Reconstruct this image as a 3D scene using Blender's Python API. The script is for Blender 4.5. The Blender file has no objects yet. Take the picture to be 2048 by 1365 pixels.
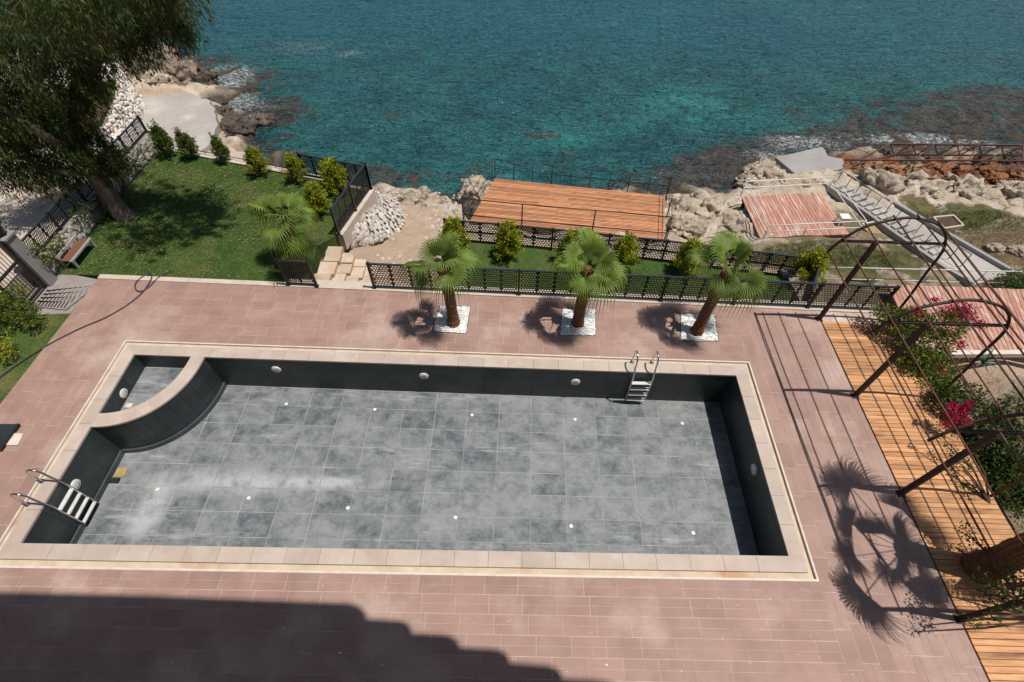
import bpy, bmesh, math, random
import numpy as np
from mathutils import Vector, Matrix, noise, Euler
random.seed(7); np.random.seed(7)
S = bpy.context.scene
COL = S.collection
rad = math.radians
# ------------------------------------------------------------------ camera
FPX, PITCH, YAW, ROLL, CH = 1014.0, rad(51.7), rad(-0.3), rad(1.1), 10.0
fw = Vector((math.sin(YAW)*math.cos(PITCH), math.cos(YAW)*math.cos(PITCH), -math.sin(PITCH)))
rt0 = Vector((math.cos(YAW), -math.sin(YAW), 0)); up0 = rt0.cross(fw)
rt = rt0*math.cos(ROLL) + up0*math.sin(ROLL); up = -rt0*math.sin(ROLL) + up0*math.cos(ROLL)
cam = bpy.data.cameras.new('camera'); cam.sensor_width = 36; cam.lens = 36*FPX/2048
cam.clip_start = 0.05; cam.clip_end = 3000
camo = bpy.data.objects.new('camera', cam); COL.objects.link(camo)
camo.matrix_world = Matrix(((rt.x, up.x, -fw.x, 0), (rt.y, up.y, -fw.y, 0), (rt.z, up.z, -fw.z, CH), (0, 0, 0, 1)))
S.camera = camo
# ------------------------------------------------------------------ light
SUN_EL, SUN_AZ = 72.5, -8.0          # azimuth of the sun from +X, degrees
sd = Vector((math.cos(rad(SUN_EL))*math.cos(rad(SUN_AZ)), math.cos(rad(SUN_EL))*math.sin(rad(SUN_AZ)), math.sin(rad(SUN_EL))))
w = bpy.data.worlds.new('World'); S.world = w; w.use_nodes = True
nt = w.node_tree; nt.nodes.clear()
sky = nt.nodes.new('ShaderNodeTexSky'); sky.sky_type = 'NISHITA'; sky.sun_disc = False
sky.sun_elevation = rad(SUN_EL); sky.sun_rotation = math.atan2(sd.x, sd.y)
bg = nt.nodes.new('ShaderNodeBackground'); bg.inputs[1].default_value = 0.07
wo = nt.nodes.new('ShaderNodeOutputWorld'); nt.links.new(sky.outputs[0], bg.inputs[0]); nt.links.new(bg.outputs[0], wo.inputs[0])
sl = bpy.data.lights.new('sun', 'SUN'); sl.energy = 4.5; sl.angle = rad(0.53); sl.color = (1, .955, .89)
so = bpy.data.objects.new('sun', sl); COL.objects.link(so); so.location = sd*60
so.rotation_euler = sd.to_track_quat('Z', 'Y').to_euler()
S.view_settings.view_transform = 'Standard'; S.view_settings.look = 'None'
S.view_settings.exposure = 0.0; S.view_settings.gamma = 1.0

# ------------------------------------------------------------------ pixel -> place
def ray(px, py): return fw + rt*((px-1024)/FPX) - up*((py-682.5)/FPX)
def P(px, py, z=0.0):
    d = ray(px, py); t = (z-CH)/d.z
    return Vector((d.x*t, d.y*t, z))
def onY(px, py, Y):
    d = ray(px, py); t = Y/d.y
    return Vector((d.x*t, Y, CH+d.z*t))
def px_of(p):
    d = Vector(p) - Vector((0, 0, CH)); z = d.dot(fw)
    return (1024+FPX*d.dot(rt)/z, 682.5-FPX*d.dot(up)/z, z)

# ------------------------------------------------------------------ materials
MATS = {}
def mat(name, c1, c2=None, scale=3.0, rough=.8, bump=.0, bscale=None, detail=6, rnd=0.0, metal=0.0, c3=None, s3=.5, a3=.5,
        spec=.35, tint=False, transl=0.0, stretch=(1, 1, 1), obj=False, bdist=.03):
    if name in MATS: return MATS[name]
    m = bpy.data.materials.new(name); m.use_nodes = True; t = m.node_tree; N = t.nodes; L = t.links
    b = N['Principled BSDF']; b.inputs['Roughness'].default_value = rough; b.inputs['Metallic'].default_value = metal
    b.inputs['Specular IOR Level'].default_value = spec
    if obj: co = N.new('ShaderNodeTexCoord').outputs['Object']
    else: co = N.new('ShaderNodeNewGeometry').outputs['Position']
    mp = N.new('ShaderNodeMapping'); mp.inputs['Scale'].default_value = stretch; L.new(co, mp.inputs[0]); co = mp.outputs[0]
    def noi(sc, de=detail, ro=.6):
        n = N.new('ShaderNodeTexNoise'); n.inputs['Scale'].default_value = sc; n.inputs['Detail'].default_value = de
        n.inputs['Roughness'].default_value = ro; L.new(co, n.inputs['Vector']); return n.outputs['Fac']
    def ramp(f, lo, hi):
        r = N.new('ShaderNodeMapRange'); r.inputs[1].default_value = lo; r.inputs[2].default_value = hi; L.new(f, r.inputs[0]); return r.outputs[0]
    def mix(f, a, c):
        x = N.new('ShaderNodeMix'); x.data_type = 'RGBA'
        if isinstance(f, float): x.inputs[0].default_value = f
        else: L.new(f, x.inputs[0])
        for i, v in ((6, a), (7, c)):
            if isinstance(v, tuple): x.inputs[i].default_value = (*v, 1)
            else: L.new(v, x.inputs[i])
        return x.outputs[2]
    c2 = c2 or c1
    col = mix(ramp(noi(scale), .34, .66), c1, c2)
    if c3: col = mix(ramp(noi(s3, 5, .65), .62-a3*.3, .78-a3*.2), col, c3)
    if rnd or tint:
        if tint:
            a = N.new('ShaderNodeAttribute'); a.attribute_name = 'tint'; rf = a.outputs['Fac']
        else: rf = N.new('ShaderNodeObjectInfo').outputs['Random']
        h = N.new('ShaderNodeHueSaturation'); L.new(col, h.inputs['Color'])
        r = N.new('ShaderNodeMapRange'); r.inputs[3].default_value = 1-rnd; r.inputs[4].default_value = 1+rnd; L.new(rf, r.inputs[0])
        L.new(r.outputs[0], h.inputs['Value']); col = h.outputs[0]
    L.new(col, b.inputs['Base Color'])
    if bump:
        bn = N.new('ShaderNodeBump'); bn.inputs['Strength'].default_value = bump; bn.inputs['Distance'].default_value = bdist
        L.new(noi(bscale or scale*6, 8, .7), bn.inputs['Height']); L.new(bn.outputs[0], b.inputs['Normal'])
    if transl:
        tr = N.new('ShaderNodeBsdfTranslucent'); L.new(col, tr.inputs[0]); ms = N.new('ShaderNodeMixShader'); ms.inputs[0].default_value = transl
        L.new(b.outputs[0], ms.inputs[1]); L.new(tr.outputs[0], ms.inputs[2]); L.new(ms.outputs[0], N['Material Output'].inputs[0])
    MATS[name] = m; return m

M_tile = mat('terrace_tile', (.282, .172, .138), (.342, .216, .176), 1.9, .62, .15, 40, rnd=.14, tint=True, c3=(.45, .335, .28), s3=.45, a3=.36, detail=11)
M_grout = mat('grout', (.60, .48, .41), (.40, .29, .24), 1.7, .9)
M_coping = mat('coping_stone', (.47, .38, .32), (.41, .325, .27), 2.2, .6, .1, 30, rnd=.07, c3=(.50, .42, .36), s3=1.5)
M_gutter = mat('gutter_plaster', (.60, .49, .37), (.48, .38, .28), 3, .8, .15, c3=(.42, .17, .06), s3=.55, a3=.25)
M_lip = mat('white_trim', (.66, .6, .53), (.55, .47, .4), 5, .6)
def pool_floor():
    m = bpy.data.materials.new('pool_floor_slate'); m.use_nodes = True; t = m.node_tree; N = t.nodes; L = t.links; b = N['Principled BSDF']; b.inputs['Roughness'].default_value = .6; b.inputs['Specular IOR Level'].default_value = .3
    geo = N.new('ShaderNodeNewGeometry')
    def noi(sc, de, ro, st=(1, 1, 1), dist=0.0, rot=0):
        mp = N.new('ShaderNodeMapping'); mp.inputs['Scale'].default_value = st; mp.inputs['Rotation'].default_value = (0, 0, rot); L.new(geo.outputs['Position'], mp.inputs[0])
        n = N.new('ShaderNodeTexNoise'); n.inputs['Scale'].default_value = sc; n.inputs['Detail'].default_value = de; n.inputs['Roughness'].default_value = ro; n.inputs['Distortion'].default_value = dist; L.new(mp.outputs[0], n.inputs['Vector']); return n.outputs['Fac']
    def mr(f, lo, hi, a=0, c=1):
        r = N.new('ShaderNodeMapRange'); r.inputs[1].default_value = lo; r.inputs[2].default_value = hi; r.inputs[3].default_value = a; r.inputs[4].default_value = c; L.new(f, r.inputs[0]); return r.outputs[0]
    def mix(f, a, c):
        x = N.new('ShaderNodeMix'); x.data_type = 'RGBA'; L.new(f, x.inputs[0])
        for i, v in ((6, a), (7, c)):
            if isinstance(v, tuple): x.inputs[i].default_value = (*v, 1)
            else: L.new(v, x.inputs[i])
        return x.outputs[2]
    oi = N.new('ShaderNodeObjectInfo').outputs['Random']
    ad = N.new('ShaderNodeMath'); ad.operation = 'MULTIPLY_ADD'; L.new(oi, ad.inputs[0]); ad.inputs[1].default_value = .11; L.new(noi(3.0, 14, .76), ad.inputs[2])
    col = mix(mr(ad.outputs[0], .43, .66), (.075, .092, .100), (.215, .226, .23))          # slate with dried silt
    col = mix(mr(noi(1.0, 12, .78, (.7, 1.3, 1), 0, .3), .46, .70, 0, .8), col, (.285, .29, .29))   # chalky wash marks
    col = mix(mr(noi(.8, 12, .8, (.35, 2.4, 1), 0, -.1), .565, .66, 0, .8), col, (.38, .38, .385))       # white run-off streaks
    for (cx, cy, sx, sy, lo) in ((-6.3, 4.55, 2.6, .42, .30), (-8.0, 3.9, .55, 1.1, .34), (-4.2, 4.6, 2.2, .22, .36)):      # chalk left by the last puddle
        mp = N.new('ShaderNodeMapping'); mp.inputs['Location'].default_value = (-cx/sx, -cy/sy, 0); mp.inputs['Scale'].default_value = (1/sx, 1/sy, 0); L.new(geo.outputs['Position'], mp.inputs[0])
        vl = N.new('ShaderNodeVectorMath'); vl.operation = 'LENGTH'; L.new(mp.outputs[0], vl.inputs[0])
        mm = N.new('ShaderNodeMath'); mm.operation = 'MULTIPLY'; L.new(mr(vl.outputs['Value'], 1.0, .2), mm.inputs[0]); L.new(mr(noi(1.6, 8, .7), lo, .60), mm.inputs[1])
        col = mix(mr(mm.outputs[0], .05, .8, 0, .8), col, (.42, .42, .43))
    col = mix(mr(noi(16, 6, .7), .60, .72, 0, .5), col, (.055, .062, .064))
    L.new(col, b.inputs['Base Color'])
    bn = N.new('ShaderNodeBump'); bn.inputs['Strength'].default_value = .25; bn.inputs['Distance'].default_value = .02; L.new(noi(14, 8, .7), bn.inputs['Height']); L.new(bn.outputs[0], b.inputs['Normal'])
    return m
M_slatef = pool_floor()
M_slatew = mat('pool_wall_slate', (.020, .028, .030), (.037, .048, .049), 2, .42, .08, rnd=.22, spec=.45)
M_joint = mat('slate_joint', (.19, .20, .20), (.36, .36, .35), 2.1, .9)
M_djoint = mat('dark_joint', (.085, .105, .10), (.03, .04, .04), 2, .9)
M_skirt = mat('pool_skirt', (.07, .08, .09), (.05, .06, .065), 3, .5)
M_white = mat('white_plastic', (.72, .70, .66), (.66, .64, .6), 5, .35)
M_steel = mat('polished_steel', (.62, .6, .6), (.5, .48, .5), 8, .18, metal=1.0)
M_tread = mat('ladder_tread', (.62, .62, .60), (.52, .52, .5), 8, .55)
M_lawn = mat('lawn_turf', (.036, .076, .012), (.070, .116, .022), 2.2, .95, .6, 60, c3=(.13, .125, .040), s3=.7, a3=.34, detail=10)
M_blade = mat('grass_blade', (.042, .092, .012), (.095, .145, .030), 2, .8, transl=.3)
M_dryleaf = mat('dry_leaf', (.34, .24, .11), (.24, .15, .07), 6, .9)
M_iron = mat('fence_metal', (.012, .014, .018), (.02, .023, .028), 6, .45, spec=.4)
M_ironblue = mat('fence_rail', (.022, .030, .042), (.030, .038, .05), 6, .4, spec=.4)
M_curb = mat('curb', (.56, .48, .40), (.46, .38, .31), 3, .8, .1)
M_rock = mat('limestone', (.68, .58, .46), (.46, .36, .26), 2.2, .95, 1.0, 4.5, c3=(.085, .066, .05), s3=2.8, a3=.42, rnd=.1, bdist=.22)
M_rockdark = mat('wet_rock', (.07, .055, .043), (.20, .155, .115), 2.5, .7, 1.0, 4.5, rnd=.15, c3=(.018, .015, .014), s3=1.9, a3=.6, bdist=.22)
M_rockbrown = mat('brown_rock', (.40, .31, .23), (.23, .17, .125), 2.0, .95, 1.0, 4.5, c3=(.05, .04, .032), s3=2.0, a3=.5, rnd=.12, bdist=.22)
M_rockrust = mat('rust_rock', (.34, .105, .03), (.46, .30, .18), 1.6, .95, 1.0, 4.5, rnd=.15, c3=(.06, .028, .018), s3=2.2, a3=.6, bdist=.22)
M_stone = mat('rubble_stone', (.60, .56, .50), (.46, .41, .36), 5, .9, .5, 30, rnd=.22, c3=(.36, .26, .18), s3=2, a3=.3)
M_mortar = mat('rubble_mortar', (.30, .25, .20), (.20, .165, .13), 4, .95, .6)
M_pebble = mat('white_pebble', (.80, .80, .78), (.70, .70, .68), 12, .6, tint=True, rnd=.16)
M_conc = mat('concrete', (.40, .36, .32), (.31, .28, .25), 1.2, .85, .3, 20, c3=(.50, .46, .41), s3=.6)
M_concg = mat('concrete_grey', (.27, .25, .24), (.34, .32, .30), 1.0, .85, .2, 20)
M_step = mat('step_stone', (.52, .385, .27), (.42, .31, .22), 2.5, .85, .35, rnd=.1, c3=(.55, .47, .38), s3=1.2)
M_orange = mat('oiled_plank', (.45, .205, .085), (.58, .31, .14), 6, .65, .15, 30, rnd=.24, stretch=(.35, 3, 1), c3=(.20, .085, .045), s3=2.4, a3=.42)
M_orange2 = mat('sea_deck_plank', (.44, .185, .085), (.57, .275, .14), 5, .65, .15, 30, rnd=.28, stretch=(.5, 3, 1), c3=(.22, .08, .04), s3=3, a3=.25)
M_redp = mat('red_plank', (.37, .145, .095), (.48, .27, .2), 4, .7, .2, 30, rnd=.16, stretch=(4, .6, 1), c3=(.58, .47, .4), s3=2.4, a3=.38)
M_rust = mat('rusty_steel', (.095, .033, .022), (.15, .058, .038), 5, .75, .2, 30, c3=(.05, .02, .016), s3=2, a3=.4)
M_rustdk = mat('dark_rusty_steel', (.035, .019, .014), (.06, .03, .022), 5, .7, .2, 30)
M_trunkp = mat('palm_trunk', (.22, .088, .045), (.12, .048, .026), 9, .95, .9, 25, stretch=(1, 1, 2.2), c3=(.26, .12, .06), s3=5, a3=.4)
M_frond = mat('palm_frond', (.105, .175, .020), (.20, .265, .045), 6, .5, rnd=.28, transl=.32, spec=.4)
M_petiole = mat('palm_petiole', (.16, .19, .05), (.12, .14, .035), 6, .5)
M_shrub = mat('golden_shrub', (.15, .21, .012), (.42, .40, .02), 3.5, .7, transl=.3, rnd=.1)
M_shrubd = mat('green_shrub', (.06, .12, .014), (.17, .20, .02), 3.5, .7, transl=.3, rnd=.1)
M_bush = mat('bush_leaf', (.030, .065, .012), (.075, .12, .02), 5, .6, transl=.28)
M_bushl = mat('light_bush_leaf', (.09, .145, .022), (.19, .21, .035), 5, .6, transl=.3)
M_pink = mat('bougainvillea_flower', (.42, .012, .07), (.55, .03, .12), 8, .6, transl=.35)
M_euc = mat('eucalyptus_leaf', (.038, .066, .015), (.105, .135, .030), 1.1, .6, transl=.34, c3=(.19, .11, .03), s3=1.1, a3=.30)
M_bark = mat('eucalyptus_bark', (.20, .15, .115), (.10, .075, .06), 3, .9, .6, 14, stretch=(1, 1, .35), c3=(.33, .27, .22), s3=2.2, a3=.4)
M_stem = mat('twig', (.09, .06, .035), (.06, .04, .025), 8, .9)
M_gate = mat('gate_metal', (.018, .020, .025), None, 4, .4)
M_pillar = mat('grey_render', (.27, .255, .25), (.23, .22, .215), 2, .8, .15)
M_hose = mat('garden_hose', (.055, .05, .06), (.04, .036, .045), 3, .45)
M_soil = mat('soil', (.17, .12, .08), (.25, .19, .13), 2, .95, .6, 20)
M_paint = mat('white_paint', (.62, .60, .57), (.5, .47, .44), 4, .5)
M_paver = mat('grey_paver', (.25, .215, .20), (.30, .26, .24), 2, .85, .2, rnd=.08)
M_terra = mat('wall_plaster', (.62, .58, .52), (.58, .54, .48), 1, .9)
M_roof = mat('roof_tile', (.40, .16, .09), (.33, .12, .07), 3, .8)
M_black = mat('black_cover', (.02, .024, .03), (.03, .034, .04), 2, .35, .1)
M_glass = mat('window_glass', (.03, .04, .05), None, 2, .05, spec=.6)
M_agave = mat('agave_leaf', (.06, .11, .07), (.09, .15, .10), 3, .5)
M_drain = mat('drain_grate', (.46, .33, .15), (.38, .26, .12), 8, .6)
M_dark = mat('dark_rubber', (.015, .015, .016), None, 4, .6)

# ------------------------------------------------------------------ mesh helpers
class MB:
    def __init__(s): s.v = []; s.f = []; s.t = []
    def add(s, vs, fs, tint=None):
        o = len(s.v); s.v.extend([tuple(v) for v in vs]); s.f.extend([tuple(i+o for i in f) for f in fs])
        s.t.extend([.5 if tint is None else tint]*len(vs))
    def box(s, a, b, tint=None):
        (x0, y0, z0), (x1, y1, z1) = a, b
        s.add([(x0, y0, z0), (x1, y0, z0), (x1, y1, z0), (x0, y1, z0), (x0, y0, z1), (x1, y0, z1), (x1, y1, z1), (x0, y1, z1)],
              [(3, 2, 1, 0), (4, 5, 6, 7), (0, 1, 5, 4), (1, 2, 6, 5), (2, 3, 7, 6), (3, 0, 4, 7)], tint)
    def prism(s, poly, z0, z1, tint=None):     # poly: ccw list of (x,y); z1 may be a list
        n = len(poly); zt = z1 if isinstance(z1, (list, tuple)) else [z1]*n; zb = z0 if isinstance(z0, (list, tuple)) else [z0]*n
        a = sum(poly[i][0]*poly[(i+1) % n][1]-poly[(i+1) % n][0]*poly[i][1] for i in range(n))
        idx = list(range(n)) if a > 0 else list(range(n))[::-1]
        s.add([(poly[i][0], poly[i][1], zb[i]) for i in idx]+[(poly[i][0], poly[i][1], zt[i]) for i in idx],
              [tuple(range(n))[::-1], tuple(range(n, 2*n))]+[(i, (i+1) % n, n+(i+1) % n, n+i) for i in range(n)], tint)
    def bar(s, p, q, wd, ht, upv=(0, 0, 1)):   # rectangular bar between two points
        p, q = Vector(p), Vector(q); d = (q-p)
        if d.length < 1e-6: return
        d.normalize(); u = Vector(upv)
        if abs(d.dot(u)) > .97: u = Vector((0, 1, 0))
        r = d.cross(u).normalized(); u = r.cross(d)
        vs = [c+r*(a*wd/2)+u*(b*ht/2) for c in (p, q) for a, b in ((-1, -1), (1, -1), (1, 1), (-1, 1))]
        s.add(vs, [(0, 1, 2, 3), (7, 6, 5, 4), (0, 4, 5, 1), (1, 5, 6, 2), (2, 6, 7, 3), (3, 7, 4, 0)])
    def tube(s, pts, r, n=8, cap=True):
        pts = [Vector(p) for p in pts]; m = len(pts); rr = r if isinstance(r, (list, tuple)) else [r]*m
        prev = None; vs = []
        for i, p in enumerate(pts):
            d = (pts[min(i+1, m-1)]-pts[max(i-1, 0)]).normalized()
            if prev is None:
                u = Vector((0, 0, 1)) if abs(d.z) < .9 else Vector((1, 0, 0)); u = (u-d*u.dot(d)).normalized()
            else: u = (prev-d*prev.dot(d)).normalized()
            prev = u; v = d.cross(u)
            vs += [p+(u*math.cos(2*math.pi*k/n)+v*math.sin(2*math.pi*k/n))*rr[i] for k in range(n)]
        fs = [(i*n+k, i*n+(k+1) % n, (i+1)*n+(k+1) % n, (i+1)*n+k) for i in range(m-1) for k in range(n)]
        if cap: fs += [tuple(range(n))[::-1], tuple(range((m-1)*n, m*n))]
        s.add(vs, fs)
    def cyl(s, p, q, r, n=12): s.tube([p, q], r, n)
    def mesh(s, name, m, smooth=False, off=(0, 0, 0)):
        me = bpy.data.meshes.new(name); ox, oy, oz = off
        me.from_pydata([(x-ox, y-oy, z-oz) for x, y, z in s.v], [], s.f); me.materials.append(m)
        if any(abs(t-.5) > 1e-6 for t in s.t):
            at = me.attributes.new('tint', 'FLOAT', 'POINT'); at.data.foreach_set('value', s.t)
        if smooth: me.polygons.foreach_set('use_smooth', [True]*len(me.polygons))
        me.update(); return me
def wloc(o):
    v = Vector((0, 0, 0))
    while o: v += o.location; o = o.parent
    return v
def tag(o, label=None, cat=None, group=None, kind=None):
    for k, v in (('label', label), ('category', cat), ('group', group), ('kind', kind)):
        if v: o[k] = v
    return o
def link(name, me, parent=None, loc=(0, 0, 0), rot=None, scale=None):
    o = bpy.data.objects.new(name, me); COL.objects.link(o); o.parent = parent; o.location = loc
    if rot is not None: o.rotation_euler = rot
    if scale is not None: o.scale = scale if not isinstance(scale, (int, float)) else (scale,)*3
    return o
def thing(name, loc, label, cat, group=None, rotz=0):
    o = bpy.data.objects.new(name, None); COL.objects.link(o); o.location = loc; o.rotation_euler = (0, 0, rotz); o.empty_display_size = .2
    return tag(o, label, cat, group)
def part(name, mb, m, parent=None, smooth=False):      # mb in world coordinates (parents are never rotated here)
    off = wloc(parent) if parent else Vector((0, 0, 0))
    return link(name, mb.mesh(name, m, smooth, off), parent)
def struct(name, mb, m, smooth=False): return tag(part(name, mb, m, None, smooth), kind='structure')
def lerp(a, b, t): return a+(b-a)*t
def bil(Q, u, v):  # Q: 4 corners (u0v0,u1v0,u1v1,u0v1)
    a, b, c, d = [Vector(q) for q in Q]; return (a*(1-u)+b*u)*(1-v)+(d*(1-u)+c*u)*v
def R(a, b): return random.uniform(a, b)

# ------------------------------------------------------------------ plan of the pool
IN = [Vector((*P(*p).xy, 0)) for p in ((42, 1087), (1577, 1113), (1472, 752), (268, 710))]   # FL FR BR BL, ccw
def offq(Q, d):
    n = len(Q); out = []
    for i in range(n):
        a, b, c = Q[i-1], Q[i], Q[(i+1) % n]
        d1 = (b-a).normalized(); d2 = (c-b).normalized(); n1 = Vector((d1.y, -d1.x, 0)); n2 = Vector((d2.y, -d2.x, 0))
        k = d/(1+n1.dot(n2)); out.append(b+(n1+n2)*k)
    return out
CO = offq(IN, .285); GU = offq(IN, .40); LI = offq(IN, .435)
DEPTH, SHAL = -1.23, -.50

# ================================================================== TERRAIN (shore)
SEA = -2.9
def zm(z): return z if z > -1.8 else -1.8+(z+1.8)*(1.1/2.4)
# control points: (px, py, z, material weight grass, soil, sand/concrete, rust)
CP = []
def cp(px, py, z, g=0, s=0, c=0, r=0): z = zm(z); p = P(px, py, z); CP.append((p.x, p.y, z, g, s, c, r))
def cw(x, y, z, g=0, s=0, c=0, r=0): z = zm(z); CP.append((x, y, z, g, s, c, r))
for x in (-12, -9, -6, -3, 0, 3, 6, 9, 12, 15): cw(x, 8.2, -1.6, 0, 0, 1)
cw(-5.2, 9.9, -.5, 0, 0, 1); cw(-4.2, 9.9, -.45, 0, 0, 1); cw(-3.2, 10.0, -.6, 0, 0, 1); cw(-2.4, 10.4, -.9, 0, 0, 1)
for a in ((720, 535, -.7), (700, 515, -.85), (760, 510, -1.0), (780, 480, -1.35), (820, 450, -1.6), (860, 480, -1.3), (830, 520, -1.1), (790, 420, -2.0), (850, 430, -1.9), (885, 440, -1.75)): cp(*a, c=1)
for a in ((800, 395, -2.9), (760, 380, -3.3), (830, 388, -3.2), (860, 400, -3.0), (905, 425, -2.4), (920, 405, -3.8), (880, 396, -4.0), (930, 440, -2.2)): cp(*a, c=.35)
for a in ((700, 372, -4.3), (740, 366, -4.7), (800, 378, -4.5), (860, 388, -4.7), (640, 352, -4.5), (590, 338, -4.6), (900, 385, -4.9)): cp(*a)
for a in ((945, 470, -1.9), (1100, 480, -1.9), (1250, 495, -1.9), (1330, 500, -1.9)): cp(*a, s=.4)
for a in ((950, 440, -2.8), (1100, 440, -3.0), (1300, 460, -2.7), (960, 385, -3.8), (1100, 390, -4.6), (1300, 410, -4.2), (990, 357, -5), (1150, 362, -5.4), (1320, 382, -5.0)): cp(*a)
for a in ((1350, 440, -2.5), (1350, 405, -3.6), (1400, 398, -3.5), (1440, 395, -3.5), (1470, 398, -3.2), (1420, 425, -2.7), (1380, 470, -2.1), (1460, 450, -2.3), (1480, 485, -2.0), (1360, 392, -4.3), (1430, 384, -4.3)): cp(*a)
for a in ((1500, 350, -3.6), (1520, 335, -3.6), (1545, 322, -4.0), (1500, 335, -4.5), (1540, 360, -2.9), (1600, 375, -2.7), (1660, 390, -2.5), (1490, 375, -3.9)): cp(*a, r=.25)
for a in ((1560, 440, -2.2), (1620, 440, -2.2), (1680, 470, -2.05), (1500, 500, -1.7)): cp(*a, s=1)
for a in ((1540, 505, -1.6), (1650, 495, -1.7), (1750, 500, -1.75), (1700, 440, -2.2)): cp(*a, g=.5, s=.6)
for a in ((1680, 515, -1.5), (1780, 515, -1.55), (1720, 545, -1.4), (1620, 520, -1.5)): cp(*a, g=1)
for a in ((1860, 470, -1.9), (1820, 450, -2.1), (1930, 440, -2.1), (1980, 425, -2.2), (1840, 410, -2.5), (1900, 412, -2.4)): cp(*a, g=.8, s=.3)
for a in ((1990, 480, -1.8), (2048, 490, -1.7), (2048, 455, -2), (1950, 520, -1.6), (2048, 540, -1.5), (2120, 500, -1.7), (1960, 500, -1.7)): cp(*a, s=1, g=.15)
for a in ((1760, 372, -2.6), (1820, 375, -2.6), (1880, 385, -2.7), (1960, 390, -2.7), (2030, 400, -2.6), (2048, 380, -2.9), (1760, 400, -2.4), (1880, 402, -2.5), (2000, 412, -2.4), (2120, 400, -2.6)): cp(*a)
for a in ((1720, 335, -3.2), (1780, 340, -3.2), (1840, 350, -3.1), (1900, 352, -3.2), (1980, 352, -3.3), (2048, 356, -3.2), (2120, 356, -3.2)): cp(*a, r=1)
for a in ((1720, 312, -3.9), (1800, 318, -3.9), (1900, 325, -3.9), (2000, 325, -3.9), (2060, 330, -3.8)): cp(*a, r=.5)
for a in ((1690, 302, -4.5), (1760, 300, -4.5), (1850, 296, -4.5), (1950, 296, -4.5), (2048, 298, -4.5), (1600, 296, -4.6), (1560, 302, -4.6), (1520, 322, -4.7)): cp(*a)
for a in ((1470, 370, -5), (1400, 372, -5), (1450, 330, -5.2), (1600, 265, -5.0), (1720, 270, -4.7), (1850, 262, -4.6), (1980, 250, -4.55), (2048, 235, -4.5), (1900, 215, -4.8), (2030, 200, -4.8), (1780, 235, -5), (1680, 250, -5.2)): cp(*a)
for a in ((560, 300, -5.5), (620, 300, -6), (700, 330, -6), (800, 350, -6), (900, 340, -6.5), (1000, 320, -6.5), (1200, 330, -6), (1350, 350, -6), (1500, 280, -6.5), (1650, 220, -6.5), (1850, 180, -6.5), (2048, 150, -7), (1300, 250, -7), (1000, 250, -8), (700, 240, -8), (600, 180, -8), (520, 120, -8), (800, 120, -9), (1200, 120, -9), (1600, 100, -9), (2048, 60, -9), (2300, 200, -8)): cp(*a)
# left platform and outcrop
for a in ((300, 200, -2.8), (350, 195, -2.9), (410, 205, -3.0), (430, 235, -3.1), (420, 270, -3.1), (380, 300, -3.1), (330, 280, -2.9), (310, 240, -2.8), (440, 300, -3.3), (480, 305, -3.5), (400, 325, -3.3), (500, 322, -3.6)): cp(*a, c=1)
for a in ((260, 150, -1.9), (300, 130, -1.9), (330, 128, -1.9), (370, 140, -2.2), (390, 150, -2.8), (300, 160, -2.1), (340, 165, -2.3), (380, 170, -2.9)): cp(*a, c=.1)
for a in ((400, 130, -4.2), (410, 160, -4.3), (405, 182, -4.2), (440, 205, -4.1), (470, 240, -4.0), (495, 262, -4.0), (500, 282, -4.3), (460, 285, -3.6), (520, 310, -4.2), (545, 325, -4.4), (310, 116, -4.2), (240, 112, -4.2), (350, 112, -4.4)): cp(*a)
for a in ((440, 140, -5.2), (450, 180, -5.0), (490, 220, -5.0), (530, 260, -4.9), (545, 235, -4.6), (540, 290, -5), (300, 95, -5.5), (200, 90, -5.5)): cp(*a)
for a in ((240, 250, -3.0), (200, 250, -3), (150, 300, -3), (100, 250, -3), (0, 200, -3), (-200, 150, -4), (-200, 300, -3), (100, 120, -4.4), (0, 100, -5)): cp(*a)
for x, y in ((-12.8, 12), (-12.8, 15), (-10, 12), (-10, 14.5), (-7, 12), (-7, 13.5)): cw(x, y, -2.6)
cw(-9.5, 17.2, -3.9); cw(-12, 18.0, -3.4); cw(-7, 16.3, -4.3)
# right garden
for x, y in ((10.8, 8), (10.8, 6), (12.5, 6), (14, 6.5), (16, 7), (10.8, 3), (13, 3), (16, 4), (20, 6), (12, 0), (18, 0)): cw(x, y, -.35, .25, .9)
for x, y in ((10.3, 9.6), (11, 10.5), (13, 10), (15, 10), (16.5, 9.5)): cw(x, y, -1.15, .3, .7)
for x, y in ((10, 11.6), (12, 11.8), (14, 11.8), (17, 11.6), (20, 11)): cw(x, y, -1.3, .4, .6)
for x, y in ((25, 14), (28, 20), (25, 8)): cw(x, y, -1.4, .2, .8)
CPA = np.array(CP)
def field(X, Y):
    X = np.asarray(X, float); Y = np.asarray(Y, float); sh = X.shape; X = X.ravel(); Y = Y.ravel()
    out = np.zeros((len(X), 5)); 
    for i in range(0, len(X), 20000):
        dx = X[i:i+20000, None]-CPA[None, :, 0]; dy = Y[i:i+20000, None]-CPA[None, :, 1]
        d2 = dx*dx+dy*dy+.02; wt = d2**-1.9
        out[i:i+20000] = (wt@CPA[:, 2:])/wt.sum(1)[:, None]
    return out.reshape(*sh, 5)
xs = np.arange(-34, 34.01, .17); ys = np.concatenate([np.arange(-2, 8.9, .45), np.arange(9, 34, .17)])
GX, GY = np.meshgrid(xs, ys); F = field(GX, GY)
Z = F[..., 0].copy()
rk = np.clip(1-F[..., 1]-F[..., 2]-F[..., 3], 0, 1)
nx = np.zeros_like(Z); nf = np.zeros_like(Z)
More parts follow.
